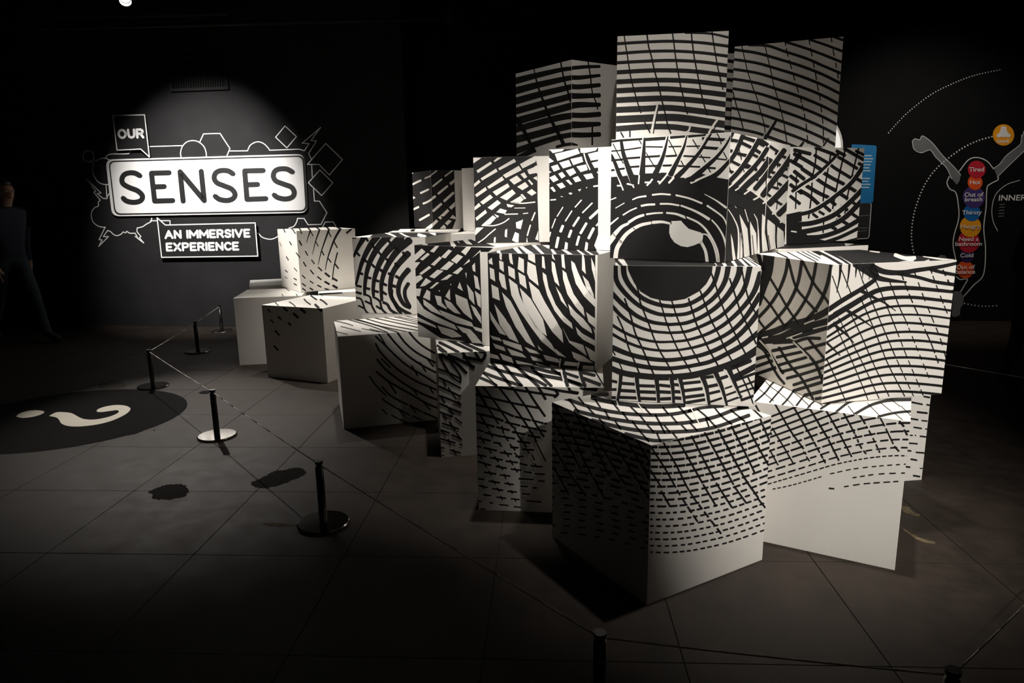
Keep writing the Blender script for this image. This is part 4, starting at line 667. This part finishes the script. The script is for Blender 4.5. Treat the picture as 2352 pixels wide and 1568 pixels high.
# air vent above the sign
def vent():
    c = [on_plane(x, y, WL0, WLN) for x, y in ((386, 132), (521, 130), (523, 206), (389, 210))]
    z0, z1 = c[2].z, c[0].z; a0 = (c[0] - WL0).dot(WLU); a1 = (c[1] - WL0).dot(WLU)
    loc = WL0 + WLU * (a0 + a1) / 2 + Vector((0, 0, z0)) + WLN * .001
    v = empty('air_vent', loc, WLY); tag(v, 'black slatted air vent high on the wall above the sign', 'vent')
    w, h = a1 - a0, z1 - z0
    bm = bmesh.new(); t = .03
    for lo, hi in (((-w/2, -.03, 0), (w/2, 0, t)), ((-w/2, -.03, h - t), (w/2, 0, h)), ((-w/2, -.03, t), (-w/2 + t, 0, h - t)), ((w/2 - t, -.03, t), (w/2, 0, h - t))): add_box(bm, lo, hi)
    obj('vent_frame', bm, M['wall'], v)
    bm = bmesh.new(); add_box(bm, (-w/2 + t, -.004, t), (w/2 - t, 0, h - t)); obj('vent_backing', bm, M['dark'], v)
    n = 22; bm = bmesh.new(); add_box(bm, (-.004, -.022, t), (.004, -.005, h - t)); me = bpy.data.meshes.new('slat'); bm.to_mesh(me); bm.free()
    for i in range(n):
        s = link('slat', me, M['metal'], v); s.location = (-w/2 + t + (w - 2 * t) * (i + .5) / n, 0, 0)
vent()

# ------------------------------------------------------------------ mural wall
p0, N = WR0, WRN
def colour(name, c): return mat(name, c, 0.55, 0.04, 8)
M['grey'] = colour('mural_grey', (0.14, 0.145, 0.15)); M['greyline'] = colour('mural_pale_line', (0.62, 0.62, 0.62))
M['red'] = colour('print_red', (0.50, 0.012, 0.03)); M['orange'] = colour('print_orange', (0.80, 0.09, 0.008)); M['purple'] = colour('print_purple', (0.055, 0.03, 0.16))
M['pblue'] = colour('print_blue', (0.006, 0.13, 0.42)); M['yellow'] = colour('print_yellow', (0.85, 0.34, 0.01)); M['plum'] = colour('print_plum', (0.03, 0.014, 0.08))
M['blue'] = colour('panel_blue', (0.004, 0.17, 0.42)); M['mtext'] = colour('mural_text', (0.8, 0.8, 0.8))
b = wpt(760, 1420, 'L8', p0, N); mu = empty('wall_mural', (b.x, b.y, 0)); tag(mu, 'black wall mural of a white outlined body with raised arms and coloured discs', 'mural')
def fontmesh(s, size):
    cu = bpy.data.curves.new('txt', 'FONT'); cu.body = s; cu.size = size; cu.align_x = 'CENTER'; cu.align_y = 'CENTER'; cu.offset = size * .012; cu.space_line = .85
    o = bpy.data.objects.new('txt', cu); C.objects.link(o); dg = bpy.context.evaluated_depsgraph_get(); me = bpy.data.meshes.new_from_object(o.evaluated_get(dg)); bpy.data.objects.remove(o); return me
def put_text(s, x, y, size_px, m, parent, off, sx=1.0, name='lettering', rot=0.0):
    c = wpt(x, y, 'L8', p0, N, off); k = (c - CAM).length / F_PX / 2.45
    me = fontmesh(s, size_px * k); o = link(name, me, m, parent)
    mt = Matrix(((WRU.x * sx, 0, N.x, 0), (WRU.y * sx, 0, N.y, 0), (0, 1, N.z, 0), (0, 0, 0, 1)))
    o.matrix_local = Matrix.Translation(c - parent.location) @ mt @ Matrix.Rotation(rot, 4, 'Z'); o['kind'] = 'stuff'; return o
plate('arm', parse_pts('430,500 445,486 472,492 485,470 520,490 552,520 600,580 660,640 702,690 696,722 680,745 650,710 622,650 562,590 530,550 480,565 440,545'), 'L8', p0, N, 0.001, .001, M['grey'], mu)
plate('arm', parse_pts('1120,380 1060,440 1045,480 1035,520 960,580 920,630 888,652 908,702 950,660 1012,600 1075,540 1120,470'), 'L8', p0, N, 0.001, .001, M['grey'], mu)
plate('foot', parse_pts('662,1345 700,1344 720,1380 715,1420 702,1435 697,1478 670,1490 650,1484'), 'L8', p0, N, 0.001, .001, M['grey'], mu)
plate('hand', parse_pts('575,1150 590,1140 612,1142 630,1160 632,1200 575,1200'), 'L8', p0, N, 0.001, .001, M['grey'], mu)
for t in ('695,668 745,606 795,592 850,612 886,655', '915,704 912,718 870,740 850,765 845,870 832,990 842,1110 830,1250 775,1310 720,1372', '637,700 625,735 642,770 675,790 690,870 690,940 665,1030 660,1090 674,1165', '678,1262 700,1278 740,1275 722,1312 703,1345'):
    strokes_on('body_outline', [(6, parse_pts(t))], 'L8', p0, N, 0.003, M['greyline'], mu, smooth=True)
for t in ('430,500 445,486 472,492 485,470 520,490 552,520 600,580 660,640 702,690', '430,500 440,545 480,565 530,550 562,590 622,650 650,710', '1060,440 1045,480 1035,520 960,580 920,630 888,652', '908,702 950,660 1012,600 1075,540'):
    strokes_on('arm_outline', [(4, parse_pts(t))], 'L8', p0, N, 0.0035, M['greyline'], mu, smooth=True)
for i, (cx, cy, r, m, t) in enumerate([(728, 1222, 49, 'orange', 'Out of\nbalance'), (737, 1143, 40, 'plum', 'Cold'), (747, 1065, 62, 'red', 'Need a\nbathroom'), (757, 980, 60, 'yellow', 'Hungry'), (765, 902, 48, 'pblue', 'Thirsty'), (775, 815, 62, 'purple', 'Out of\nbreath'), (783, 732, 42, 'orange', 'Hot'), (792, 660, 50, 'red', 'Tired')]):
    off = .005 + .002 * i
    d = plate('coloured_disc', circ(cx, cy, r, 40), 'L8', p0, N, off, .0015, M[m], mu)
    tl = t.split('\n')
    for j, q in enumerate(tl): put_text(q, cx, cy + (j - (len(tl) - 1) / 2) * 27, 27, M['mtext'] if t != 'Hungry' else M['greyline'], mu, .024, 1.12)
d = plate('coloured_disc', circ(943, 465, 60, 40), 'L8', p0, N, .005, .0015, M['yellow'], mu)
plate('nose_shape', parse_pts('943,415 930,418 926,440 918,455 905,462 905,475 920,480 932,474 943,480 955,474 967,480 982,474 982,462 970,455 961,440 957,418'), 'L8', p0, N, .008, .0015, M['mtext'], mu)
put_text('Smell', 940, 500, 22, M['mtext'], mu, .011, 1.1)
put_text('INNER', 992, 820, 36, M['mtext'], mu, .004, 1.15)
for y, dx in ((857, 8), (873, 6), (890, 3), (907, 1), (923, 0)): strokes_on('caption_line', [(5, [(915 + dx, y), (945 + dx * .6, y - 2)])], 'L8', p0, N, .004, M['grey'], mu)
strokes_on('thin_arc', [(4, parse_pts('1035,720 960,745 900,800 878,880 885,950 910,1005'))], 'L8', p0, N, .003, M['greyline'], mu, smooth=True)
vs, fs = [], []
for path, rr, gap in (('295,455 345,398 420,325 540,235 660,175 780,130 930,97', 3.6, 15), ('880,474 800,497 720,535 640,590 560,660 500,745 460,840 435,930 425,1030 432,1100 440,1135', 4.6, 17), ('1012,463 1045,470', 4, 18), ('722,1412 770,1422 830,1428 920,1425', 4, 19)):
    P = crom(parse_pts(path), 2.0); acc = gap
    for i in range(1, len(P)):
        acc += (P[i] - P[i - 1]).length
        if acc >= gap:
            acc = 0; k = len(vs); vs += [wpt(x, y, 'L8', p0, N, .003) for x, y in circ(P[i].x, P[i].y, rr, 10)]; fs.append(tuple(range(k, k + 10)))
o = world_child('dotted_arcs', vs, fs, M['greyline'], mu); o['kind'] = 'stuff'
# round white sign, blue panel and outlined panel on the same wall, half hidden by the boxes
b = on_plane(1844, 335, p0, N); o = empty('round_wall_sign', (b.x, b.y, b.z)); tag(o, 'softly lit white round wall sign peeking out behind the highest dim box', 'sign')
CROP['PX'] = (0, 0, 1.0)
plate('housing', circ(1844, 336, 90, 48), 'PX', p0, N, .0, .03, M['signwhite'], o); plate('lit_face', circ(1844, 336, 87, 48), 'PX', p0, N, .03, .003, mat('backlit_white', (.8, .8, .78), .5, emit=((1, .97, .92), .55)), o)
b = on_plane(1984, 430, p0, N); o = empty('info_panel', (b.x, b.y, b.z)); tag(o, 'bright blue rounded information panel with white text behind the lash box', 'sign')
plate('panel', rquad([(1150, 232), (1412, 246), (1372, 842), (1110, 842)], 24), 'Z5', p0, N, .0, .02, M['blue'], o)
PT = colour('panel_text', (.42, .6, .72))
for y, x in ((350, 1362), (381, 1377), (411, 1366), (443, 1352), (475, 1340), (506, 1352), (585, 1345), (615, 1330), (647, 1350), (678, 1338)): strokes_on('text_line', [(12, [(1180, y), (x, y + 1)])], 'Z5', p0, N, .0215, PT, o)
b = on_plane(1976, 505, p0, N); o = empty('outlined_panel', (b.x, b.y, b.z)); tag(o, 'black panel with thin pale rounded outline below the blue panel', 'sign')
rr_ = rquad([(1100, 846), (1364, 842), (1338, 1208), (1080, 1224)], 26)
plate('panel', rr_, 'Z5', p0, N, .0, .015, M['signblack'], o); strokes_on('outline', [(8, rr_ + [rr_[0]])], 'Z5', p0, N, .0155, M['greyline'], o)
for l in ([(1180, 978), (1335, 970)], [(1180, 1105), (1322, 1099)], [(1180, 1138), (1314, 1128)]): strokes_on('text_line', [(8, l)], 'Z5', p0, N, .0155, M['grey'], o)

# ------------------------------------------------------------------ floor decal and stains
p0, N = Vector((0, 0, 0)), Vector((0, 0, 1))
cdisc = atz(152, 958); rad = 0.80
vs = [(cdisc.x + rad * math.cos(R(a * 6)), cdisc.y + rad * .92 * math.sin(R(a * 6)), .0012) for a in range(60)]
fd = empty('floor_decal', (cdisc.x, cdisc.y, 0)); tag(fd, 'black round floor decal with a cream question mark', 'decal')
world_child('black_disc', vs, [tuple(range(60))], mat('decal_black', (0.004, 0.004, 0.004), 0.9, .1, 5, spec=.08), fd)
M['cream'] = mat('decal_cream', (0.75, 0.70, 0.58), 0.6, .03, 5)
def fpoly(name, pts, crop, z, m, parent):
    a = [wpt(x, y, crop, Vector((0, 0, z)), N) for x, y in pts]; return world_child(name, a, [tuple(t) for t in tessellate_polygon([a])], m, parent)
fpoly('dot', crom([(153, 1160), (190, 1130), (270, 1106), (360, 1100), (428, 1112), (400, 1138), (320, 1162), (220, 1174), (153, 1160)], 12)[:-1], 'FL', .0024, M['cream'], fd)
fpoly('hook', [tuple(v) for v in crom([(472, 1154), (545, 1119), (640, 1120), (700, 1132), (770, 1170), (830, 1187), (930, 1187), (1050, 1162), (1130, 1130), (1148, 1108), (1130, 1098), (1050, 1108), (970, 1118), (930, 1110), (940, 1092), (1000, 1068), (1100, 1050), (1190, 1052), (1250, 1072), (1255, 1100), (1200, 1145), (1080, 1200), (930, 1238), (760, 1256), (650, 1250), (590, 1225), (572, 1195), (545, 1170), (472, 1154)], 12)][:-1], 'FL', .0024, M['cream'], fd)
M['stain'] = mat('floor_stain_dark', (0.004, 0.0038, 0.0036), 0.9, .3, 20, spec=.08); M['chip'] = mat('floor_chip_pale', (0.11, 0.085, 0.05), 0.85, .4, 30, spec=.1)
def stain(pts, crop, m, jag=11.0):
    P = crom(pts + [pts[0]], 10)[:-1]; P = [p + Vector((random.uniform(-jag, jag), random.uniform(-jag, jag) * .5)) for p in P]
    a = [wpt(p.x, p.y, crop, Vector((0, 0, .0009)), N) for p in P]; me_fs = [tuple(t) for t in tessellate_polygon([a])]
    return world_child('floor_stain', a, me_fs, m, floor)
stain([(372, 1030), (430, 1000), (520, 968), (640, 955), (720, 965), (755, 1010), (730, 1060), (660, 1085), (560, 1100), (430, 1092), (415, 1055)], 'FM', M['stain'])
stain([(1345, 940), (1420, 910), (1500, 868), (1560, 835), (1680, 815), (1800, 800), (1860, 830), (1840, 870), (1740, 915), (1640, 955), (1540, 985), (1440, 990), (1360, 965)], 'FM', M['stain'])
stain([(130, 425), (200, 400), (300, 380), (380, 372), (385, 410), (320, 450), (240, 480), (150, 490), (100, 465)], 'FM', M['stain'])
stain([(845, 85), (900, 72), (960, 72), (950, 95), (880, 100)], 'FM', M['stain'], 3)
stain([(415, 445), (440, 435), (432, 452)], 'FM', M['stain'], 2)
stain([(1370, 1000), (1420, 1000), (1380, 1060), (1360, 1040), (1380, 1100), (1500, 1085), (1460, 1060)], 'L6', M['chip'], 6) if False else None
stain([(1390, 1000), (1450, 1015), (1500, 1060), (1550, 1075), (1500, 1085), (1400, 1045)], 'L6', M['chip'], 5)
stain([(1400, 1180), (1480, 1230), (1560, 1270), (1670, 1300), (1640, 1312), (1540, 1290), (1440, 1225)], 'L6', M['chip'], 4)
stain([(1455, 1330), (1560, 1322), (1700, 1335), (1760, 1345), (1600, 1355), (1500, 1342)], 'FM', M['chip'], 3)
stain([(935, 865), (1000, 830), (1120, 815), (1210, 835), (1190, 870), (1060, 895), (960, 890)], 'FL', mat('floor_patch_pale', (0.045, 0.041, 0.034), .9, .2, 8, spec=.1), 3)
stain([(160, 992), (210, 982), (245, 990), (200, 1000)], 'FL', M['chip'], 2)

# ------------------------------------------------------------------ rope barrier
PH = 0.315
def post(x, y, label, proto=[None]):
    e = empty('barrier_post', (x, y, 0)); tag(e, label, 'stanchion', 'low rope barrier posts')
    if proto[0] is None:
        bm = bmesh.new(); add_cyl(bm, (0, 0, 0), (0, 0, .010), .121, .121, 48); add_cyl(bm, (0, 0, .010), (0, 0, .014), .121, .115, 48); a = obj('base_plate', bm, M['base'], None)
        bm = bmesh.new(); add_cyl(bm, (0, 0, .013), (0, 0, PH - .03), .0185, .0185, 24); b = obj('post_tube', bm, M['metal'], None, True)
        bm = bmesh.new(); add_cyl(bm, (0, 0, PH - .030), (0, 0, PH - .022), .0185, .014, 24); add_cyl(bm, (0, 0, PH - .022), (0, 0, PH - .012), .014, .014, 24); add_cyl(bm, (0, 0, PH - .012), (0, 0, PH), .0185, .0185, 24); c = obj('cord_cap', bm, M['metal'], None)
        proto[0] = [a.data, b.data, c.data]
        for o_ in (a, b, c): o_.parent = e
    else:
        for nm, me in zip(('base_plate', 'post_tube', 'cord_cap'), proto[0]): link(nm, me, None, e)
    return Vector((x, y, PH - .017))
pE = atz(1378, 1451, PH); pF = atz(2190, 1537, PH)
posts = [post(-3.39, 8.02, 'farthest slim black barrier post against the sign wall'),
    post(-3.186, 6.914, 'black barrier post beside the plain white floor box'),
    post(-2.973, 5.580, 'black barrier post beside the question mark floor decal'),
    post(-1.923, 4.313, 'black barrier post whose round base shines pale in the light'),
    post(-0.901, 3.043, 'black barrier post with dark round base beside the large floor stain'),
    post(pE.x, pE.y, 'black barrier post in the foreground before the front corner box'),
    post(pF.x, pF.y, 'black barrier post in the foreground before the bare-based box')]
pG = atz(2520, 1223, PH - .017); pI = atz(1990, 804.5, PH - .017); pJ = atz(2560, 901, PH - .017)
posts += [post(pG.x, pG.y, 'black barrier post at the mural end near the walkway')]
pIv = post(pI.x, pI.y, 'black barrier post hidden behind the wavy grid box'); pJv = post(pJ.x, pJ.y, 'black barrier post on the mural side of the walkway')
def cord(a, b, label):
    bm = bmesh.new(); d = (b - a).normalized(); a = a + d * .0195; b = b - d * .0195; n = 8
    P = [a.lerp(b, i / n) - Vector((0, 0, .004 * 4 * (i / n) * (1 - i / n))) for i in range(n + 1)]
    for i in range(n): add_cyl(bm, P[i], P[i + 1], .0026, .0026, 8)
    o_ = obj('elastic_rope', bm, M['cord'], None, True); tag(o_, label, 'rope', 'thin barrier ropes')
CL = ['thin grey cord strung to the farthest post by the sign wall', 'thin grey cord beside the plain white floor box', 'thin grey cord between decal post and pale based post', 'thin grey cord passing above the floor slab joints',
      'long thin grey cord running before the front corner box', 'thin grey cord strung low across the foreground', 'thin grey cord rising away at the mural end']
for i in range(len(posts) - 1): cord(posts[i], posts[i + 1], CL[i])
cord(pIv, pJv, 'thin grey cord behind the wavy grid box below the mural')

# ------------------------------------------------------------------ ceiling pipes and track lights
def pipe(x0, y0, x1, y1, Y0, Y1, r, label):
    a, b_ = at(x0, y0, Y0), at(x1, y1, Y1); bm = bmesh.new(); add_cyl(bm, a, b_, r, r, 14); o_ = obj('ceiling_pipe', bm, M['ceil'], None, True); tag(o_, label, 'pipe')
pipe(-150, 72, 1060, 42, 7.9, 7.9, .02, 'thin black conduit running under the ceiling, lower of two')
pipe(-150, 44, 520, 32, 7.9, 7.9, .02, 'thin black conduit running under the ceiling, upper of two')
def track_light(pos, aim, power, size, blend, label, radius=.05, col=(1, .92, .82), vis=False):
    pos = Vector(pos); aim = Vector(aim); d = (aim - pos).normalized()
    e = empty('track_light', pos); tag(e, label, 'spotlight', 'ceiling track spotlights')
    q = d.to_track_quat('Z', 'Y').to_matrix().to_4x4()
    bm = bmesh.new(); bmesh.ops.create_cone(bm, cap_ends=True, segments=20, radius1=.035, radius2=.05, depth=.10, matrix=q @ Matrix.Translation((0, 0, -.10)))
    obj('lamp_head', bm, M['metal'], e)
    bm = bmesh.new(); bmesh.ops.create_cone(bm, cap_ends=False, segments=20, radius1=.05, radius2=.055, depth=.05, matrix=q @ Matrix.Translation((0, 0, -.025))); obj('snoot', bm, M['metal'], e)
    bm = bmesh.new(); bmesh.ops.create_circle(bm, cap_ends=True, segments=20, radius=.045, matrix=q @ Matrix.Translation((0, 0, -.045))); obj('lens', bm, mat('lamp_lens', (.8, .8, .8), .3, emit=(col, 30 if vis else 4)), e)
    bm = bmesh.new(); add_cyl(bm, -d * .10, (-d.x * .10, -d.y * .10, CEIL - pos.z), .008, .008, 8); obj('stem', bm, M['metal'], e)
    li = bpy.data.lights.new('spot', 'SPOT'); li.energy = power; li.spot_size = R(size); li.spot_blend = blend; li.shadow_soft_size = radius; li.color = col
    lo = bpy.data.objects.new('spot_beam', li); C.objects.link(lo); lo.parent = e; lo.matrix_local = d.to_track_quat('-Z', 'Y').to_matrix().to_4x4()
    return e
LIGHTS()

# ------------------------------------------------------------------ people in the dark
def person(name, loc, rz, label, joints, edges, radii, root, scale, mats, zones, hair=None):
    e = empty(name, loc, rz); tag(e, label, 'person')
    me = bpy.data.meshes.new('body'); keys = list(joints); me.from_pydata([Vector(joints[k]) * scale for k in keys], [(keys.index(a), keys.index(b_)) for a, b_ in edges], [])
    o = bpy.data.objects.new('body', me); C.objects.link(o)
    bpy.context.view_layer.objects.active = o
    sk = o.modifiers.new('skin', 'SKIN'); 
    for i, k in enumerate(keys):
        sv = me.skin_vertices[0].data[i]; r_ = radii[k]; r_ = r_ if isinstance(r_, tuple) else (r_, r_); sv.radius = (r_[0] * scale, r_[1] * scale); sv.use_root = (k == root)
    ss = o.modifiers.new('sub', 'SUBSURF'); ss.levels = 3; ss.render_levels = 3
    dg = bpy.context.evaluated_depsgraph_get(); m2 = bpy.data.meshes.new_from_object(o.evaluated_get(dg)); bpy.data.objects.remove(o)
    m2.name = 'body'; m2.materials.clear()
    for m_ in mats: m2.materials.append(m_)
    for p in m2.polygons:
        p.use_smooth = True; p.material_index = zones(p.center / scale)
    o = bpy.data.objects.new('body', m2); C.objects.link(o); o.parent = e
    hd = joints['head1']
    for sx in (-1, 1):
        bm = bmesh.new(); bmesh.ops.create_uvsphere(bm, u_segments=10, v_segments=8, radius=.0115 * scale, matrix=Matrix.Translation(Vector((.034 * sx, hd[1] - .083, hd[2] + .012)) * scale)); obj('eye', bm, M['eye'], e, True)
    bm = bmesh.new(); bmesh.ops.create_uvsphere(bm, u_segments=12, v_segments=8, radius=1.0, matrix=Matrix.Translation(Vector((0, hd[1] - .082, hd[2] - .055)) * scale) @ Matrix.Diagonal((.024 * scale, .012 * scale, .007 * scale, 1))); obj('mouth', bm, M['lip'], e, True)
    if hair:
        c, r3, mm = hair
        bm = bmesh.new(); bmesh.ops.create_uvsphere(bm, u_segments=20, v_segments=14, radius=1.0)
        for v in bm.verts:
            v.co = Vector((v.co.x * r3[0], v.co.y * r3[1], v.co.z * r3[2]))
            if v.co.y < .15 * r3[1] and v.co.z < .38 * r3[2]: v.co.y = abs(v.co.y) * .3 + .1 * r3[1]
            v.co += Vector(c); v.co *= scale
        obj('hair', bm, mm, e, True)
    return e
def body_joints(stride=.0, lean=.0, arm=.0):
    J = {'pelvis': (0, 0, .93), 'waist': (0, -.01 - lean * .2, 1.06), 'chest': (0, -.01 - lean * .6, 1.28), 'neck': (0, -lean, 1.46), 'head0': (0, -.01 - lean, 1.54), 'head1': (0, -.02 - lean * 1.1, 1.62), 'head2': (0, -lean * 1.1, 1.70)}
    J['nose'] = (0, -.135 - lean * 1.1, 1.60)
    for s, n in ((-1, 'l'), (1, 'r')):
        f = stride * s; J['ear' + n] = (.092 * s, .005 - lean * 1.1, 1.61)
        J.update({'hip' + n: (.09 * s, 0, .90), 'knee' + n: (.10 * s, -.04 - f * .28, .50), 'ankle' + n: (.105 * s, .02 - f * .62, .09), 'toe' + n: (.12 * s, -.16 - f * .62, .035),
                  'sh' + n: (.17 * s, -lean * .9, 1.40), 'el' + n: (.25 * s, .03 + f * .15 - arm * .05, 1.12), 'wr' + n: (.25 * s, -.05 + f * .28 - arm * .18, .88 + arm * .12), 'palm' + n: (.245 * s, -.075 + f * .3 - arm * .22, .81 + arm * .14)})
        for i, (dx, L) in enumerate(((-.03, .075), (-.01, .085), (.01, .08), (.03, .065))):
            J['f%d%s' % (i, n)] = (.245 * s + dx * .2, -.075 + f * .3 - arm * .22 + dx, .76 + arm * .14); J['g%d%s' % (i, n)] = (.235 * s, -.085 + f * .3 - arm * .24 + dx, .76 - L + arm * .14)
        J['th' + n] = (.215 * s, -.125 + f * .3 - arm * .24, .775 + arm * .14)
    E_ = [('pelvis', 'waist'), ('waist', 'chest'), ('chest', 'neck'), ('neck', 'head0'), ('head0', 'head1'), ('head1', 'head2'), ('head1', 'nose'), ('head1', 'earl'), ('head1', 'earr')]
    for n in 'lr':
        E_ += [('pelvis', 'hip' + n), ('hip' + n, 'knee' + n), ('knee' + n, 'ankle' + n), ('ankle' + n, 'toe' + n), ('chest', 'sh' + n), ('sh' + n, 'el' + n), ('el' + n, 'wr' + n), ('wr' + n, 'palm' + n), ('palm' + n, 'th' + n)]
        for i in range(4): E_ += [('palm' + n, 'f%d%s' % (i, n)), ('f%d%s' % (i, n), 'g%d%s' % (i, n))]
    rad = {}
    for k in J:
        rad[k] = {'pel': (.15, .12), 'wai': (.145, .11), 'che': (.165, .12), 'nec': .055, 'hip': .095, 'kne': .062, 'ank': .045, 'toe': .04, 'shl': .07, 'shr': .07, 'ell': .05, 'elr': .05, 'wrl': .033, 'wrr': .033, 'pal': (.035, .02), 'thl': .011, 'thr': .011}.get(k[:3], .009)
    rad['nose'] = .012; rad['earl'] = rad['earr'] = .014; rad['head0'] = (.056, .066); rad['head1'] = (.082, .098); rad['head2'] = (.068, .08)
    return J, E_, rad
M['eye'] = mat('eye_white', (.4, .38, .36), .3, .1, 30); M['lip'] = mat('lips', (.22, .08, .07), .5, .1, 30); M['skin'] = mat('skin', (.30, .17, .11), .6, .1, 20); M['navy'] = mat('navy_jacket', (.006, .008, .022), .8, .2, 30); M['jeans'] = mat('blue_jeans', (.022, .032, .040), .85, .25, 60)
M['shoe'] = mat('dark_shoes', (.02, .017, .015), .6, .2, 20); M['coat'] = mat('black_coat', (.008, .008, .008), .9, .2, 30); M['hairm'] = mat('dark_hair', (.012, .009, .007), .6, .2, 60)
def zones(c):
    if c.z > 1.47: return 0
    if c.z < .075: return 3
    if abs(c.x) > .19 and c.z < .87: return 0
    return 1 if c.z > .93 or (abs(c.x) > .2 and c.z > .8) else 2
J, E_, rad = body_joints(stride=.55, lean=.10)
pl = atz(52, 782)
person('person', (pl.x, pl.y, 0), R(62), 'person in navy jacket and blue jeans walking past the sign wall', J, E_, rad, 'pelvis', 1.0, [M['skin'], M['navy'], M['jeans'], M['shoe']], zones, ((0, -.085, 1.655), (.094, .108, .112), M['hairm']))
J, E_, rad = body_joints(stride=.1, lean=.03, arm=.5)
pr = atz(2338, 893)
person('person', (pr.x, pr.y, 0), R(20), 'person in black coat standing in the dark before the mural', J, E_, rad, 'pelvis', .86, [M['skin'], M['coat'], M['coat'], M['shoe']], zones, ((0, -.02, 1.655), (.11, .12, .14), M['hairm']))
